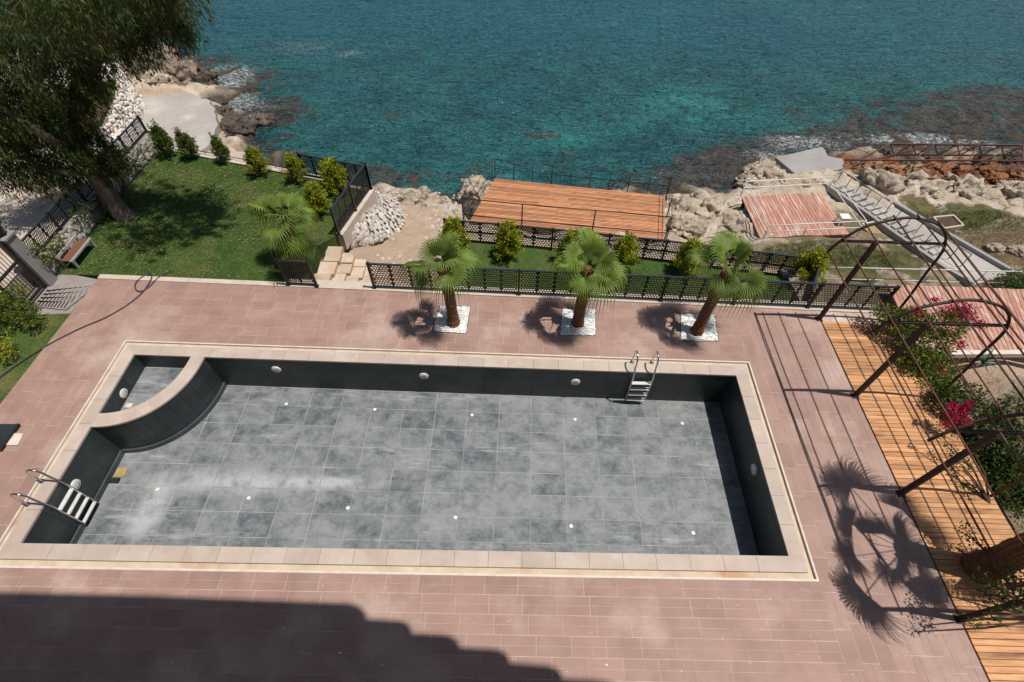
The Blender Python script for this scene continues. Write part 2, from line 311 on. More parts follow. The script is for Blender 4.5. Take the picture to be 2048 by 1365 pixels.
for j in range(Z.shape[0]):
    for i in range(Z.shape[1]):
        if ys[j] < 8.9 and xs[i] < 9.5: continue
        v = Vector((GX[j, i]*.55, GY[j, i]*.55, 3.1))
        nx[j, i] = noise.ridged_multi_fractal(v, .9, 2.1, 5, 1.0, 2.0)-1.0
        nf[j, i] = noise.fractal(v*1.5, 1.0, 2.0, 3)
Z += rk*np.clip(nx, -1.2, 1.2)*.36*np.clip((Z+3.9)/1.1, .4, 1) + (1-rk)*nf*.05
Z = np.where((GY < 8.8) & (GX < 9.8), -1.7, Z)
# keep the ground under the built terraces
Z = np.where((GX > -13.0) & (GX < -5.9) & (GY > 8) & (GY < 14.2), np.minimum(Z, -1.2), Z)
Z = np.where((GX > -2.0) & (GX < 9.3) & (GY > 9.0) & (GY < 11.2), np.minimum(Z, -1.1), Z)
nj, ni = Z.shape
me = bpy.data.meshes.new('rocky_shore')
me.from_pydata(np.stack([GX, GY, Z], -1).reshape(-1, 3).tolist(), [],
               [(j*ni+i, j*ni+i+1, (j+1)*ni+i+1, (j+1)*ni+i) for j in range(nj-1) for i in range(ni-1)])
for k, nm in ((1, 'grass'), (2, 'soil'), (3, 'sand'), (4, 'rustw')):
    at = me.attributes.new(nm, 'FLOAT', 'POINT'); at.data.foreach_set('value', F[..., k].ravel())
me.polygons.foreach_set('use_smooth', [True]*len(me.polygons))
def terrain_mat():
    m = bpy.data.materials.new('shore_ground'); m.use_nodes = True; t = m.node_tree; N = t.nodes; L = t.links; b = N['Principled BSDF']
    b.inputs['Roughness'].default_value = .95; b.inputs['Specular IOR Level'].default_value = .2
    geo = N.new('ShaderNodeNewGeometry')
    def noi(sc, de=7, ro=.65):
        n = N.new('ShaderNodeTexNoise'); n.inputs['Scale'].default_value = sc; n.inputs['Detail'].default_value = de; n.inputs['Roughness'].default_value = ro
        L.new(geo.outputs['Position'], n.inputs['Vector']); return n.outputs['Fac']
    def mr(f, lo, hi):
        r = N.new('ShaderNodeMapRange'); r.inputs[1].default_value = lo; r.inputs[2].default_value = hi; L.new(f, r.inputs[0]); return r.outputs[0]
    def mix(f, a, c):
        x = N.new('ShaderNodeMix'); x.data_type = 'RGBA'; L.new(f, x.inputs[0])
        for i, v in ((6, a), (7, c)):
            if isinstance(v, tuple): x.inputs[i].default_value = (*v, 1)
            else: L.new(v, x.inputs[i])
        return x.outputs[2]
    def attr(n, amp=.5):
        a = N.new('ShaderNodeAttribute'); a.attribute_name = n
        ad = N.new('ShaderNodeMath'); ad.operation = 'MULTIPLY_ADD'; L.new(noi(2.2), ad.inputs[0]); ad.inputs[1].default_value = amp*2; 
        sb = N.new('ShaderNodeMath'); sb.operation = 'SUBTRACT'; L.new(a.outputs['Fac'], sb.inputs[0]); sb.inputs[1].default_value = amp
        L.new(sb.outputs[0], ad.inputs[2]); return mr(ad.outputs[0], .38, .62)
    rock = mix(mr(noi(1.3), .35, .65), (.68, .58, .46), (.46, .36, .26))
    rock = mix(mr(noi(3.2, 9, .72), .54, .66), rock, (.075, .06, .047))
    rust = mix(mr(noi(2.2, 9, .72), .42, .58), (.36, .135, .05), (.085, .045, .03))
    col = mix(attr('rustw', .35), rock, rust)
    sand = mix(mr(noi(1.6, 9, .7), .36, .64), (.56, .41, .285), (.43, .325, .24))
    col = mix(attr('sand', .3), col, sand)
    soil = mix(mr(noi(2.2, 9, .7), .40, .60), (.19, .135, .085), (.33, .26, .17))
    col = mix(attr('soil', .4), col, soil)
    gr = mix(mr(noi(2.2, 9, .7), .42, .58), (.060, .078, .022), (.17, .135, .065))
    col = mix(attr('grass', .75), col, gr)
    sx = N.new('ShaderNodeSeparateXYZ'); L.new(geo.outputs['Position'], sx.inputs[0])
    col = mix(mr(sx.outputs[2], -2.45, -2.85), col, (.07, .055, .042))     # wet, weed-covered band at the waterline
    L.new(col, b.inputs['Base Color'])
    bn = N.new('ShaderNodeBump'); bn.inputs['Strength'].default_value = 1.0; bn.inputs['Distance'].default_value = .16
    L.new(noi(4.5, 10, .72), bn.inputs['Height']); L.new(bn.outputs[0], b.inputs['Normal'])
    return m
me.materials.append(terrain_mat())
tag(link('rocky_shore', me), kind='structure')
def terr(x, y):
    i = (x-xs[0])/.17; j = np.searchsorted(ys, y)
    i0 = int(min(max(round(i), 0), ni-1)); j0 = int(min(max(j, 0), nj-1)); return Z[j0, i0]

# ================================================================== SEA
sx_ = np.concatenate([np.linspace(-400, -42, 12), np.arange(-40, 40.1, .45), np.linspace(42, 400, 12)])
sy_ = np.concatenate([np.arange(11, 48, .4), np.linspace(49, 110, 40), np.linspace(120, 900, 14)])
SX, SY = np.meshgrid(sx_, sy_)
D = (SEA-np.where((np.abs(SX) < 34) & (SY < 34), field(SX, SY)[..., 0], -6))/.458
D = np.where(SY > 26, np.maximum(D, (SY-26)*.4+1.5), D); 
me = bpy.data.meshes.new('sea')
me.from_pydata(np.stack([SX, SY, np.full_like(SX, SEA)], -1).reshape(-1, 3).tolist(), [],
               [(j*len(sx_)+i, j*len(sx_)+i+1, (j+1)*len(sx_)+i+1, (j+1)*len(sx_)+i) for j in range(len(sy_)-1) for i in range(len(sx_)-1)])
at = me.attributes.new('depth', 'FLOAT', 'POINT'); at.data.foreach_set('value', np.clip(D, -1, 12).ravel())
# sandy bottom patches seen as turquoise
sp = np.zeros_like(D)
for px, py, rx, ry, a in ((1120, 270, 2.2, 1.4, .8), (1390, 215, 3.0, 2.2, 1.0), (1490, 230, 2.5, 1.6, .6), (1250, 250, 3.5, 1.6, .5), (850, 372, 2.2, .8, .8), (560, 310, 1.6, .9, .9), (740, 375, 1.6, .7, .6), (600, 335, 1.5, .6, .6), (780, 300, 3, 1.5, .2), (960, 330, 2, .9, .5), (1350, 180, 3, 1.5, .35)):
    c = P(px, py, SEA); sp = np.maximum(sp, a*np.exp(-((SX-c.x)/rx)**2-((SY-c.y)/ry)**2))
at = me.attributes.new('sandy', 'FLOAT', 'POINT'); at.data.foreach_set('value', sp.ravel())
fo = np.zeros_like(D)
for px, py, rx, ry, a in ((445, 160, 1.5, 1.7, 1.4), (470, 205, 1.4, 1.1, 1.2), (500, 240, .7, .7, .9), (600, 95, 3.6, 1.8, .36), (700, 108, 1.2, .6, .6), (490, 300, .8, .5, .8), (540, 320, .9, .3, .5), (1600, 285, 1.8, .6, 1.2), (1530, 310, 1.2, .5, .8), (1840, 280, 2.8, .55, 1.3), (1960, 290, 2.0, .4, .7), (1700, 275, 1.6, .5, .5), (470, 245, .5, .5, .7), (840, 378, 1.2, .35, .45), (545, 215, .8, .8, .4)):
    c = P(px, py, SEA); fo = np.maximum(fo, a*np.exp(-((SX-c.x)/rx)**2-((SY-c.y)/ry)**2))
at = me.attributes.new('foam', 'FLOAT', 'POINT'); at.data.foreach_set('value', fo.ravel())
rf = np.zeros_like(D)
for px, py, rx, ry, a in ((1900, 240, 5, 2.0, 1.4), (2030, 220, 4, 2.4, 1.5), (1750, 268, 3.4, 1.3, 1.3), (1400, 352, 2.0, 1.3, 1.5), (1470, 325, 2.2, 1.3, 1.4), (1580, 285, 1.8, .9, 1.1), (1340, 370, 1.5, .5, .7), (770, 345, .8, .5, .8), (490, 165, 1.6, 2.2, .95), (545, 235, 1.6, 1.4, 1.0), (470, 215, 1.2, 1.4, .9), (440, 120, 1.6, 1.2, .6), (560, 275, 1, .6, .7), (680, 340, 1.2, .5, .6), (1080, 270, 1.5, .7, .6), (850, 395, 1, .3, .6)):
    c = P(px, py, SEA); rf = np.maximum(rf, a*np.exp(-((SX-c.x)/rx)**2-((SY-c.y)/ry)**2))
at = me.attributes.new('reef', 'FLOAT', 'POINT'); at.data.foreach_set('value', rf.ravel())
def sea_mat():
    m = bpy.data.materials.new('sea_water'); m.use_nodes = True; t = m.node_tree; N = t.nodes; L = t.links; b = N['Principled BSDF']
    b.inputs['Roughness'].default_value = .09; b.inputs['IOR'].default_value = 1.33; b.inputs['Specular IOR Level'].default_value = .36
    geo = N.new('ShaderNodeNewGeometry')
    def noi(sc, de=5, ro=.6, st=(1, 1, 1), dist=0):
        mp = N.new('ShaderNodeMapping'); mp.inputs['Scale'].default_value = st; mp.inputs['Rotation'].default_value = (0, 0, rad(-12)); L.new(geo.outputs['Position'], mp.inputs[0])
        n = N.new('ShaderNodeTexNoise'); n.inputs['Scale'].default_value = sc; n.inputs['Detail'].default_value = de; n.inputs['Roughness'].default_value = ro
        n.inputs['Distortion'].default_value = dist
        L.new(mp.outputs[0], n.inputs['Vector']); return n.outputs['Fac']
    def mr(f, lo, hi, a=0, c=1):
        r = N.new('ShaderNodeMapRange'); r.inputs[1].default_value = lo; r.inputs[2].default_value = hi; r.inputs[3].default_value = a; r.inputs[4].default_value = c; L.new(f, r.inputs[0]); return r.outputs[0]
    def mul(a, c, op='MULTIPLY'):
        x = N.new('ShaderNodeMath'); x.operation = op
        for i, v in ((0, a), (1, c)):
            if isinstance(v, (int, float)): x.inputs[i].default_value = v
            else: L.new(v, x.inputs[i])
        return x.outputs[0]
    def mix(f, a, c):
        x = N.new('ShaderNodeMix'); x.data_type = 'RGBA'; L.new(f, x.inputs[0])
        for i, v in ((6, a), (7, c)):
            if isinstance(v, tuple): x.inputs[i].default_value = (*v, 1)
            else: L.new(v, x.inputs[i])
        return x.outputs[2]
    A = lambda n: (lambda a: (setattr(a, 'attribute_name', n), a.outputs['Fac'])[1])(N.new('ShaderNodeAttribute'))
    dep = mul(A('depth'), mr(noi(.35, 4), .3, .7, -.8, .8), 'ADD')
    deep = mix(mr(noi(.12, 4), .35, .65), (.013, .122, .172), (.018, .148, .196))
    mid = mix(mr(noi(.55, 9, .75), .40, .60), (.016, .092, .106), (.028, .156, .164))
    col = mix(mr(dep, 2.2, 5.5), mid, deep)
    sn = mul(A('sandy'), mr(noi(.9, 6, .7), .36, .62))
    col = mix(mr(sn, .08, .75), col, (.035, .24, .23))
    shal = mix(mr(noi(1.6, 6, .7), .4, .6), (.035, .038, .038), (.105, .088, .076))
    reef = mul(A('reef'), mr(noi(.9, 9, .75), .36, .56))
    col = mix(mr(reef, .28, .48, 0, .92), col, shal)
    col = mix(mr(dep, .9, .1, 0, .8), col, shal)
    # froth
    shore = mul(mr(A('depth'), .55, .0), mr(noi(.5, 3), .5, .66))
    ff = mul(mul(A('foam'), shore, 'MAXIMUM'), mr(noi(4.0, 10, .85, (.8, 1.2, 1), 2.0), .47, .57))
    fm = mr(ff, .18, .55)
    col = mix(mul(fm, .85), col, (.62, .66, .66))
    L.new(col, b.inputs['Base Color'])
    L.new(mr(fm, 0, 1, .09, .8), b.inputs['Roughness'])
    h1 = noi(.55, 3, .5, (.5, 1.5, 1), .6); h2 = noi(1.5, 4, .55, (.55, 1.6, 1), .8); h3 = noi(4.2, 3, .55, (.7, 1.3, 1), .6)
    b1 = N.new('ShaderNodeBump'); b1.inputs['Strength'].default_value = 1; b1.inputs['Distance'].default_value = 1.0; L.new(h1, b1.inputs['Height'])
    b2 = N.new('ShaderNodeBump'); b2.inputs['Strength'].default_value = 1; b2.inputs["Distance"].default_value = 1.1; L.new(h2, b2.inputs['Height']); L.new(b1.outputs[0], b2.inputs['Normal'])
    b3 = N.new('ShaderNodeBump'); b3.inputs['Strength'].default_value = 1; b3.inputs['Distance'].default_value = .42; L.new(h3, b3.inputs['Height']); L.new(b2.outputs[0], b3.inputs['Normal'])
    L.new(b3.outputs[0], b.inputs['Normal'])
    return m
me.materials.append(sea_mat()); tag(link('sea', me), kind='structure')

# ================================================================== TERRACE
LX, RX = (LI[0].x+LI[3].x)/2, (LI[1].x+LI[2].x)/2
BE = lambda x: lerp(9.70, 9.16, (x+9.6)/17.6)              # back edge of the paving
def ex(a, b, y): return Vector((a.x+(b.x-a.x)*(y-a.y)/(b.y-a.y), y, 0))
RB, RT, LB, LT = ex(LI[1], LI[2], -.45), ex(LI[1], LI[2], BE(RX)), ex(LI[0], LI[3], -.45), ex(LI[0], LI[3], BE(LX))
S1 = [LI[3], LI[2], RT, LT]
S2 = [RB, Vector((8.0, -.45, 0)), Vector((8.03, BE(8), 0)), RT]
S3 = [Vector((-11.72, -.45, 0)), LB, LT, Vector((-11.45, 9.74, 0))]
S4 = [LB, RB, LI[1], LI[0]]
mb = MB()
for Q in (S1, S2, S3, S4): mb.prism([(q.x, q.y) for q in Q], -1.65, -.0032)
mb.prism([(8.03, BE(8)-.36), (9.7, BE(9.7)-.36), (9.7, BE(9.7)), (8.03, BE(8))], -1.65, -.009)
terrace = struct('terrace', mb, M_grout)
tiles = []
def strip(Q, along, wd=.30, ln=.60):
    a, b, c, d = Q
    Lu = (b-a).length; Lv = (d-a).length
    if along == 'u': nr = max(1, round(Lv/wd)); L = Lu
    else: nr = max(1, round(Lu/wd)); L = Lv
    for r in range(nr):
        e0 = r/nr; e1 = (r+1)/nr; x = -random.choice((.5, .33, .66, .1))*ln
        while x < L-.02:
            x0 = max(0, x); x1 = min(L, x+ln); x += ln
            if x1-x0 < .04: continue
            tiles.append((Q, along, e0, e1, x0/L, x1/L, L, (Lv if along == 'u' else Lu)))
strip(S1, 'u'); strip(S2, 'v'); strip(S3, 'v'); strip(S4, 'u')
def tile_mb(T, mb):
    Q, al, e0, e1, s0, s1, L, W = T; g = .0042; gs = g/L; ge = g/W; em = (e0+e1)/2; gm = .0022/W; tn = random.choice((R(.3, .7), R(.4, .6), R(.15, .95))); z = R(-.0012, .0012)
    for f0, f1 in ((e0+ge, em-gm), (em+gm, e1-ge)):
        cs = [(s0+gs, f0), (s1-gs, f0), (s1-gs, f1), (s0+gs, f1)]
        pp = [bil(Q, *(c if al == 'u' else (c[1], c[0]))) for c in cs]
        mb.prism([(p.x, p.y) for p in pp], -.03, z, tn)
def tkey(T):
    Q, al, e0, e1, s0, s1, L, W = T; c = ((s0+s1)/2, (e0+e1)/2); p = bil(Q, *(c if al == 'u' else (c[1], c[0])))
    x, y, z = px_of(p); vis = -40 < x < 2088 and -40 < y < 1400
    return (0 if vis else 1, z)
tiles.sort(key=tkey)
for T in tiles[:300]:
    mb = MB(); tile_mb(T, mb); part('paving_tile', mb, M_tile, terrace)
mb = MB()
for T in tiles[300:]: tile_mb(T, mb)
tag(part('paving_tiles', mb, M_tile, terrace), kind='stuff')
mb = MB()   # pale edging along the back
mb.prism([(LX-1.8, 9.74), (-6.3, BE(-6.3)), (-6.3, BE(-6.3)+.16), (LX-1.8, 9.90)], -.6, .02)
mb.prism([(-6.297, BE(-6.3)), (9.7, BE(9.7)), (9.7, BE(9.7)+.30), (-6.297, BE(-6.3)+.30)], -1.3, .025)
struct('kerb', mb, M_curb)
# bits of debris on the paving
mb = MB()
for k in range(260):
    px, py = (R(0, 2000), R(1120, 1365)) if k < 170 else (R(120, 1600), R(590, 690))
    p = P(px, py)
    if p.x > 7.9 or p.y < -.3 or (LI[0].x < p.x < LI[1].x and 2.3 < p.y < 7.6): continue
    s = R(.004, .012) if random.random() < .94 else R(.014, .026); a = R(0, 3)
    mb.prism([(p.x+s*math.cos(a+t)*R(.5, 1), p.y+s*math.sin(a+t)*R(.5, 1)) for t in (0, 1.3, 2.6, 3.9, 5.2)], .0005, .004)
tag(part('plaster_crumbs', mb, M_white), 'small white crumbs of plaster scattered over the paving', 'debris', kind='stuff')

# ================================================================== POOL
pool = thing('swimming_pool', (IN[0]+IN[2])/2, 'empty rectangular swimming pool lined with dark slate, stone coping round it', 'swimming pool')
def ring(Qa, Qb, z0, z1, mb):
    for i in range(4):
        a, b, c, d = Qa[i], Qa[(i+1) % 4], Qb[(i+1) % 4], Qb[i]
        mb.prism([(a.x, a.y), (b.x, b.y), (c.x, c.y), (d.x, d.y)][::-1], z0, z1)
mb = MB(); ring(offq(IN, .02), CO, -.30, -.032, mb); part('coping_bed', mb, M_grout, pool)
mb = MB(); ring(CO, GU, -.30, -.055, mb); part('gutter', mb, M_gutter, pool)
mb = MB(); ring(GU, LI, -.30, .004, mb); part('gutter_lip', mb, M_lip, pool)
for i in range(4):
    a, b, c, d = IN[i], IN[(i+1) % 4], CO[(i+1) % 4], CO[i]
    n = max(2, round((b-a).length/.62))
    for k in range(n):
        g = .0028/(b-a).length; u0 = k/n+(g if k else .0); u1 = (k+1)/n-(g if k < n-1 else 0)
        dn_ = (b-a).normalized(); on_ = Vector((dn_.y, -dn_.x, 0))*.285; p0_, p1_ = a.lerp(b, u0), a.lerp(b, u1)
        q = [p0_, p1_, c if k == n-1 else p1_+on_, d if k == 0 else p0_+on_]
        mb = MB(); mb.prism([(p.x, p.y) for p in q], -.035, .014+R(-.0015, .0015)); part('coping_stone', mb, M_coping, pool)
# walls: a backing and single slate tiles on it
WI = offq(IN, .028)
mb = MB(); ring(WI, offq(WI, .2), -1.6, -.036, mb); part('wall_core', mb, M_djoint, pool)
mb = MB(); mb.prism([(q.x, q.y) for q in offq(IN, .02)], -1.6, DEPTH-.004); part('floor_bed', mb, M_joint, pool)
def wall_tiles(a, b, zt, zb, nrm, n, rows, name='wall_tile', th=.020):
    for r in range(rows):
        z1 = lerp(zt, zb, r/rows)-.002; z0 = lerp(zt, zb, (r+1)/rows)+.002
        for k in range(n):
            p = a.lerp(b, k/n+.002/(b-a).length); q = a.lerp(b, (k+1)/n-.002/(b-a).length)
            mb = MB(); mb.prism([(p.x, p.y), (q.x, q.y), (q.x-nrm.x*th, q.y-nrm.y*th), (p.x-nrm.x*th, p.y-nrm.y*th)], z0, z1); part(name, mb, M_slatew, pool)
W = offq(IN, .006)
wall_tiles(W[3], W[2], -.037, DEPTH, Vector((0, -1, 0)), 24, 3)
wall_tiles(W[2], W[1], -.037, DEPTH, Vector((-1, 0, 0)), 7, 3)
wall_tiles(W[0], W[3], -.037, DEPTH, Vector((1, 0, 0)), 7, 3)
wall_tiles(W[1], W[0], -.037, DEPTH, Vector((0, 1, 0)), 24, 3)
# floor
nu, nv = 18, 8
for i in range(nu):
    for j in range(nv):
        g = .0085; u0, u1, v0, v1 = i/nu+g/14.5, (i+1)/nu-g/14.5, j/nv+g/4.3, (j+1)/nv-g/4.3
        q = [bil(IN, u, v) for u, v in ((u0, v0), (u1, v0), (u1, v1), (u0, v1))]
        if q[0].x < -8.0 and q[2].y > 5.9 and (q[0]-Vector((-9.2, 7.2, 0))).length < 1.0: continue
        mb = MB(); mb.prism([(p.x, p.y) for p in q], DEPTH-.03, DEPTH+R(-.0015, .0015)); part('floor_tile', mb, M_slatef, pool)
# curved corner wall of the paddling basin
Oc = [P(*p) for p in ((402, 714.5), (385, 750), (350, 785), (300, 822), (250, 840), (215, 848), (181, 851.5))]
Ic = [P(*p) for p in ((382, 713.5), (360, 745), (325, 775), (285, 800), (240, 820), (196, 831))]
def spline(pts, n):
    out = []; pts = [pts[0]*2-pts[1]]+list(pts)+[pts[-1]*2-pts[-2]]; m = len(pts)-3
    for k in range(n+1):
        t = k/n*m; i = min(int(t), m-1); t -= i; a, b, c, d = pts[i:i+4]
        out.append(.5*((2*b)+(c-a)*t+(2*a-5*b+4*c-d)*t*t+(3*b-a-3*c+d)*t**3))
    return out
# fit a smooth arc: circle-like quarter ellipse from the two ends
def quarter(p0, p1, n, bul):
    c = Vector((p1.x, p0.y, 0)); out = []
    for k in range(n+1):
        t = k/n*math.pi/2; out.append(Vector((c.x+(p0.x-c.x)*math.cos(t)**bul, c.y+(p1.y-c.y)*math.sin(t)**bul, 0)))
    return out
Oa = quarter(Vector((-7.53, WI[3].y-.05, 0)), Vector((WI[3].x+.02, 5.25, 0)), 27, .93)
Ia = quarter(Vector((-7.80, WI[3].y-.05, 0)), Vector((WI[3].x+.02, 5.53, 0)), 27, .93)
mb = MB()
for k in range(27): mb.prism([(p.x, p.y) for p in (Oa[k], Oa[k+1], Ia[k+1], Ia[k])], -1.4, -.037)
part('curved_wall', mb, M_djoint, pool)
for k in range(0, 27, 3):      # cap stones and the slate tiles on the curved face
    mb = MB()
    for i in range(k, k+3):
        o0, o1, i0, i1 = [q.copy() for q in (Oa[i], Oa[i+1], Ia[i], Ia[i+1])]
        n0 = (o0-i0).normalized()*.03; n1 = (o1-i1).normalized()*.03
        mb.prism([(p.x, p.y) for p in (o0+n0, o1+n1, i1-n1, i0-n0)], -.036, .0135)
    part('cap_stone', mb, M_coping, pool)
    for r in range(3):
        z1 = lerp(-.037, DEPTH, r/3)-.002; z0 = lerp(-.037, DEPTH, (r+1)/3)+.002; mb = MB()
        for i in range(k, k+3):
            n0 = (Oa[i]-Ia[i]).normalized()*.014; n1 = (Oa[i+1]-Ia[i+1]).normalized()*.014
            a, b = Oa[i], Oa[i+1]
            if i == k: a = a.lerp(b, .03)
            if i == k+2: b = b.lerp(a, .03)
            mb.prism([(p.x, p.y) for p in (a, a+n0, b+n1, b)], z0, z1)
        part('wall_tile', mb, M_slatew, pool)
mb = MB()   # small cove at the foot of the walls
for k in range(27):
    n0 = (Oa[k]-Ia[k]).normalized(); n1 = (Oa[k+1]-Ia[k+1]).normalized()
    mb.prism([(p.x, p.y) for p in (Oa[k]+n0*.015, Oa[k]+n0*.055, Oa[k+1]+n1*.055, Oa[k+1]+n1*.015)], DEPTH-.02, DEPTH+.14)
a, b = W[0], W[3]
mb.prism([(a.x+.006, a.y+.02), (a.x+.05, a.y+.02), (a.x+.05, 5.25), (a.x+.006, 5.25)], DEPTH-.02, DEPTH+.14)
part('skirt', mb, M_skirt, pool)
mb = MB(); n = 27
poly = [(Ia[k].x, Ia[k].y) for k in range(n+1)]+[(WI[3].x+.03, WI[3].y-.03)]
mb.prism(poly, -1.35, SHAL-.006); part('basin_bed', mb, M_joint, pool)
x0, x1, y0, y1 = W[3].x+.01, -7.85, 5.55, W[3].y-.03       # basin floor tiles clipped to the curve
def inside(x, y):
    if x < x0 or y > y1: return False
    for k in range(27):
        if Ia[k].y >= y >= Ia[k+1].y: return x < lerp(Ia[k].x, Ia[k+1].x, (Ia[k].y-y)/max(1e-6, Ia[k].y-Ia[k+1].y))-.01
    return y > Ia[0].y and x < Ia[0].x
for i in range(3):
    for j in range(4):
        ax, bx, ay, by = x0+i*.5, x0+(i+1)*.5-.006, y1-(j+1)*.45, y1-j*.45-.006; pts = []
        M_ = 6
        for a in range(M_+1): pts.append((lerp(ax, bx, a/M_), by))
        top = [p for p in pts if inside(*p)]
        if len(top) < 2: continue
        # lower boundary follows the curve
        low = []
        for (x, y) in top[::-1]:
            yy = by
            while yy > ay and inside(x, yy-.01): yy -= .01
            low.append((x, yy))
        if min(abs(l[1]-by) for l in low) < .004 and max(abs(l[1]-by) for l in low) < .02: continue
        mb = MB(); mb.prism(top+[l for l in low if abs(l[1]-by) > .002], SHAL-.03, SHAL+R(-.001, .001)); part('floor_tile', mb, M_slatef, pool)
# lights, inlets, grate
def disc_light(c, nrm):
    u = Vector((0, 0, 1)); v = nrm.cross(u); mb = MB()
    for r0, r1, h0, h1 in ((.125, .115, -.02, .02), (.115, .06, .02, .035), (.06, .0, .026, .03)):
        n_ = 20; vs = [c+nrm*h0+(u*math.cos(t)+v*math.sin(t))*r0 for t in [2*math.pi*k/n_ for k in range(n_)]]+[c+nrm*h1+(u*math.cos(t)+v*math.sin(t))*r1 for t in [2*math.pi*k/n_ for k in range(n_)]]
        mb.add(vs, [(k, (k+1) % n_, n_+(k+1) % n_, n_+k) for k in range(n_)])
    part('pool_light', mb, M_white, pool)
for px, py in ((553, 739), (848, 752), (1151, 764)):
    p = onY(px, py, 7.1); yb = lerp(W[3].y, W[2].y, (p.x+9.2)/14.6)-.0; p = onY(px, py, yb); disc_light(Vector((p.x, yb, p.z)), Vector((0, -1, 0)))
def onX(px, py, X):
    d = ray(px, py); t = X/d.x; return Vector((X, d.y*t, CH+d.z*t))
for px, py, X, s in ((247, 787, W[3].x, 1), (151, 970, W[0].x, 1), (1508, 939, W[1].x, -1)):
    disc_light(onX(px, py, X), Vector((s, 0, 0)))
for px, py in ((573, 809), (750, 820), (944, 831), (1150, 840), (1364, 848), (316, 980), (498, 997), (696, 1017), (911, 1036), (1142, 1053), (1386, 1067)):
    c = P(px, py, DEPTH); mb = MB(); mb.cyl(c, c+Vector((0, 0, .022)), .042, 16); mb.cyl(c+Vector((0, 0, .022)), c+Vector((0, 0, .03)), .014, 10); part('floor_inlet', mb, M_white, pool)
c = P(243, 946, DEPTH); mb = MB()
for k in range(6): mb.box((c.x-.12+k*.04, c.y-.11, DEPTH+.002), (c.x-.09+k*.04, c.y+.11, DEPTH+.03))
part('drain_grate', mb, M_drain, pool)
mb = MB(); mb.box((c.x-.16, c.y-.26, DEPTH+.002), (c.x+.06, c.y-.14, DEPTH+.05)); part('sump_cover', mb, M_dark, pool)
c = P(258, 812, SHAL); mb = MB(); mb.box((c.x-.07, c.y-.06, SHAL+.002), (c.x+.08, c.y+.06, SHAL+.02)); part('basin_outlet', mb, M_lip, pool)
# ladders
def ladder(origin, out, label, tread_n=4):
    t = thing('pool_ladder', origin, label, 'ladder', 'steel pool ladders'); side = Vector((-out.y, out.x, 0)); zz = Vector((0, 0, 1))
    for s in (-.24, .24):
        b = origin+side*s; pts = []
        pts += [b-out*.30+zz*.02, b-out*.30+zz*.40]
        for k in range(1, 9):
            a = k/8*math.pi; pts.append(b-out*.15+zz*.40+(-out*math.cos(a)*.15+zz*math.sin(a)*.17))
        pts += [b+out*.03+zz*.2, b+out*.10-zz*.1, b+out*.10-zz*1.10]
        mb = MB(); mb.tube([pts[0]]+pts[1:], .021, 8); part('handrail', mb, M_steel, t, True)
        mb = MB(); mb.cyl(b-out*.30+zz*.012, b-out*.30+zz*.035, .05, 14); part('flange', mb, M_steel, t)
    for k in range(tread_n):
        z = -.30-k*.245; mb = MB(); c = origin+out*.10+zz*z
        mb.bar(c-side*.23, c+side*.23, .085, .025); part('tread', mb, M_tread, t)
pl = P(1287, 748); ladder(Vector((pl.x, lerp(IN[3].y, IN[2].y, .91), 0)), Vector((0, -1, 0)), 'steel ladder on far pool wall, near the right end')
pl = P(95, 1000); ladder(Vector((IN[0].x, 3.72, 0)), Vector((1, 0, 0)), 'steel ladder on left pool wall, nearest the camera')
# ================================================================== LAWNS, RETAINING WALLS
def xy(v): return (v.x, v.y)
LAWN = [(-12.70, 9.93), (-11.45, 9.905), (-6.32, 9.76), (-5.72, 9.95), (-5.85, 11.3), (-5.45, 11.75), (-4.90, 14.05), (-6.3, 14.55), (-9.2, 15.35), (-12.70, 16.3)]
mb = MB(); mb.prism(LAWN, -.5, -.035); struct('lawn', mb, M_lawn)
def shrinkpoly(poly, k):
    c = (sum(p[0] for p in poly)/len(poly), sum(p[1] for p in poly)/len(poly)); return [(c[0]+(p[0]-c[0])*k, c[1]+(p[1]-c[1])*k) for p in poly]
t = thing('retaining_wall', (-8.5, 14.8, -4.6), 'pale concrete wall holding up the big lawn on its sea side', 'wall')
mb = MB(); mb.prism(shrinkpoly(LAWN, .995), -4.6, -.502); part('wall_body', mb, M_conc, t)
for a, b in zip(LAWN[6:9], LAWN[7:10]):
    a, b = Vector((*a, 0)), Vector((*b, 0)); n = max(2, round((b-a).length/.8)); d = (b-a).normalized(); nn = Vector((-d.y, d.x, 0))*-.11
    for k in range(n):
        p, q = a.lerp(b, k/n+.004), a.lerp(b, (k+1)/n-.004); mb = MB()
        mb.prism([xy(p+nn), xy(q+nn), xy(q-nn), xy(p-nn)], -.55, .03+R(-.008, .008)); part('coping_block', mb, M_curb, t)
STRIP = [(-2.1, BE(-2.1)+.304), (8.2, BE(8.2)+.304), (8.15, 11.05), (4.5, 11.62), (-1.7, 12.35), (-2.3, 11.9)]
ZS = -.6
mb = MB(); mb.prism(STRIP, -2.6, ZS); struct('lawn_strip', mb, M_lawn)
t = thing('retaining_wall', (3, 11.9, -2.6), 'low pale wall along the far side of the narrow lawn strip', 'wall')
mb = MB(); A = [(8.18, 11.06), (4.5, 11.63), (-1.75, 12.36)]; B = [(8.3, 11.28), (4.55, 11.86), (-1.8, 12.6)]
for i in range(2): mb.prism([A[i], A[i+1], B[i+1], B[i]], -2.8, ZS+.03)
part('wall_body', mb, M_step, t)
SIDE = [(-11.55, 4.2), (-11.42, 8.5), (-13.6, 8.35), (-15, 7), (-15, 4.2)]
mb = MB(); mb.prism(SIDE, -.5, -.03); struct('side_lawn', mb, M_lawn)
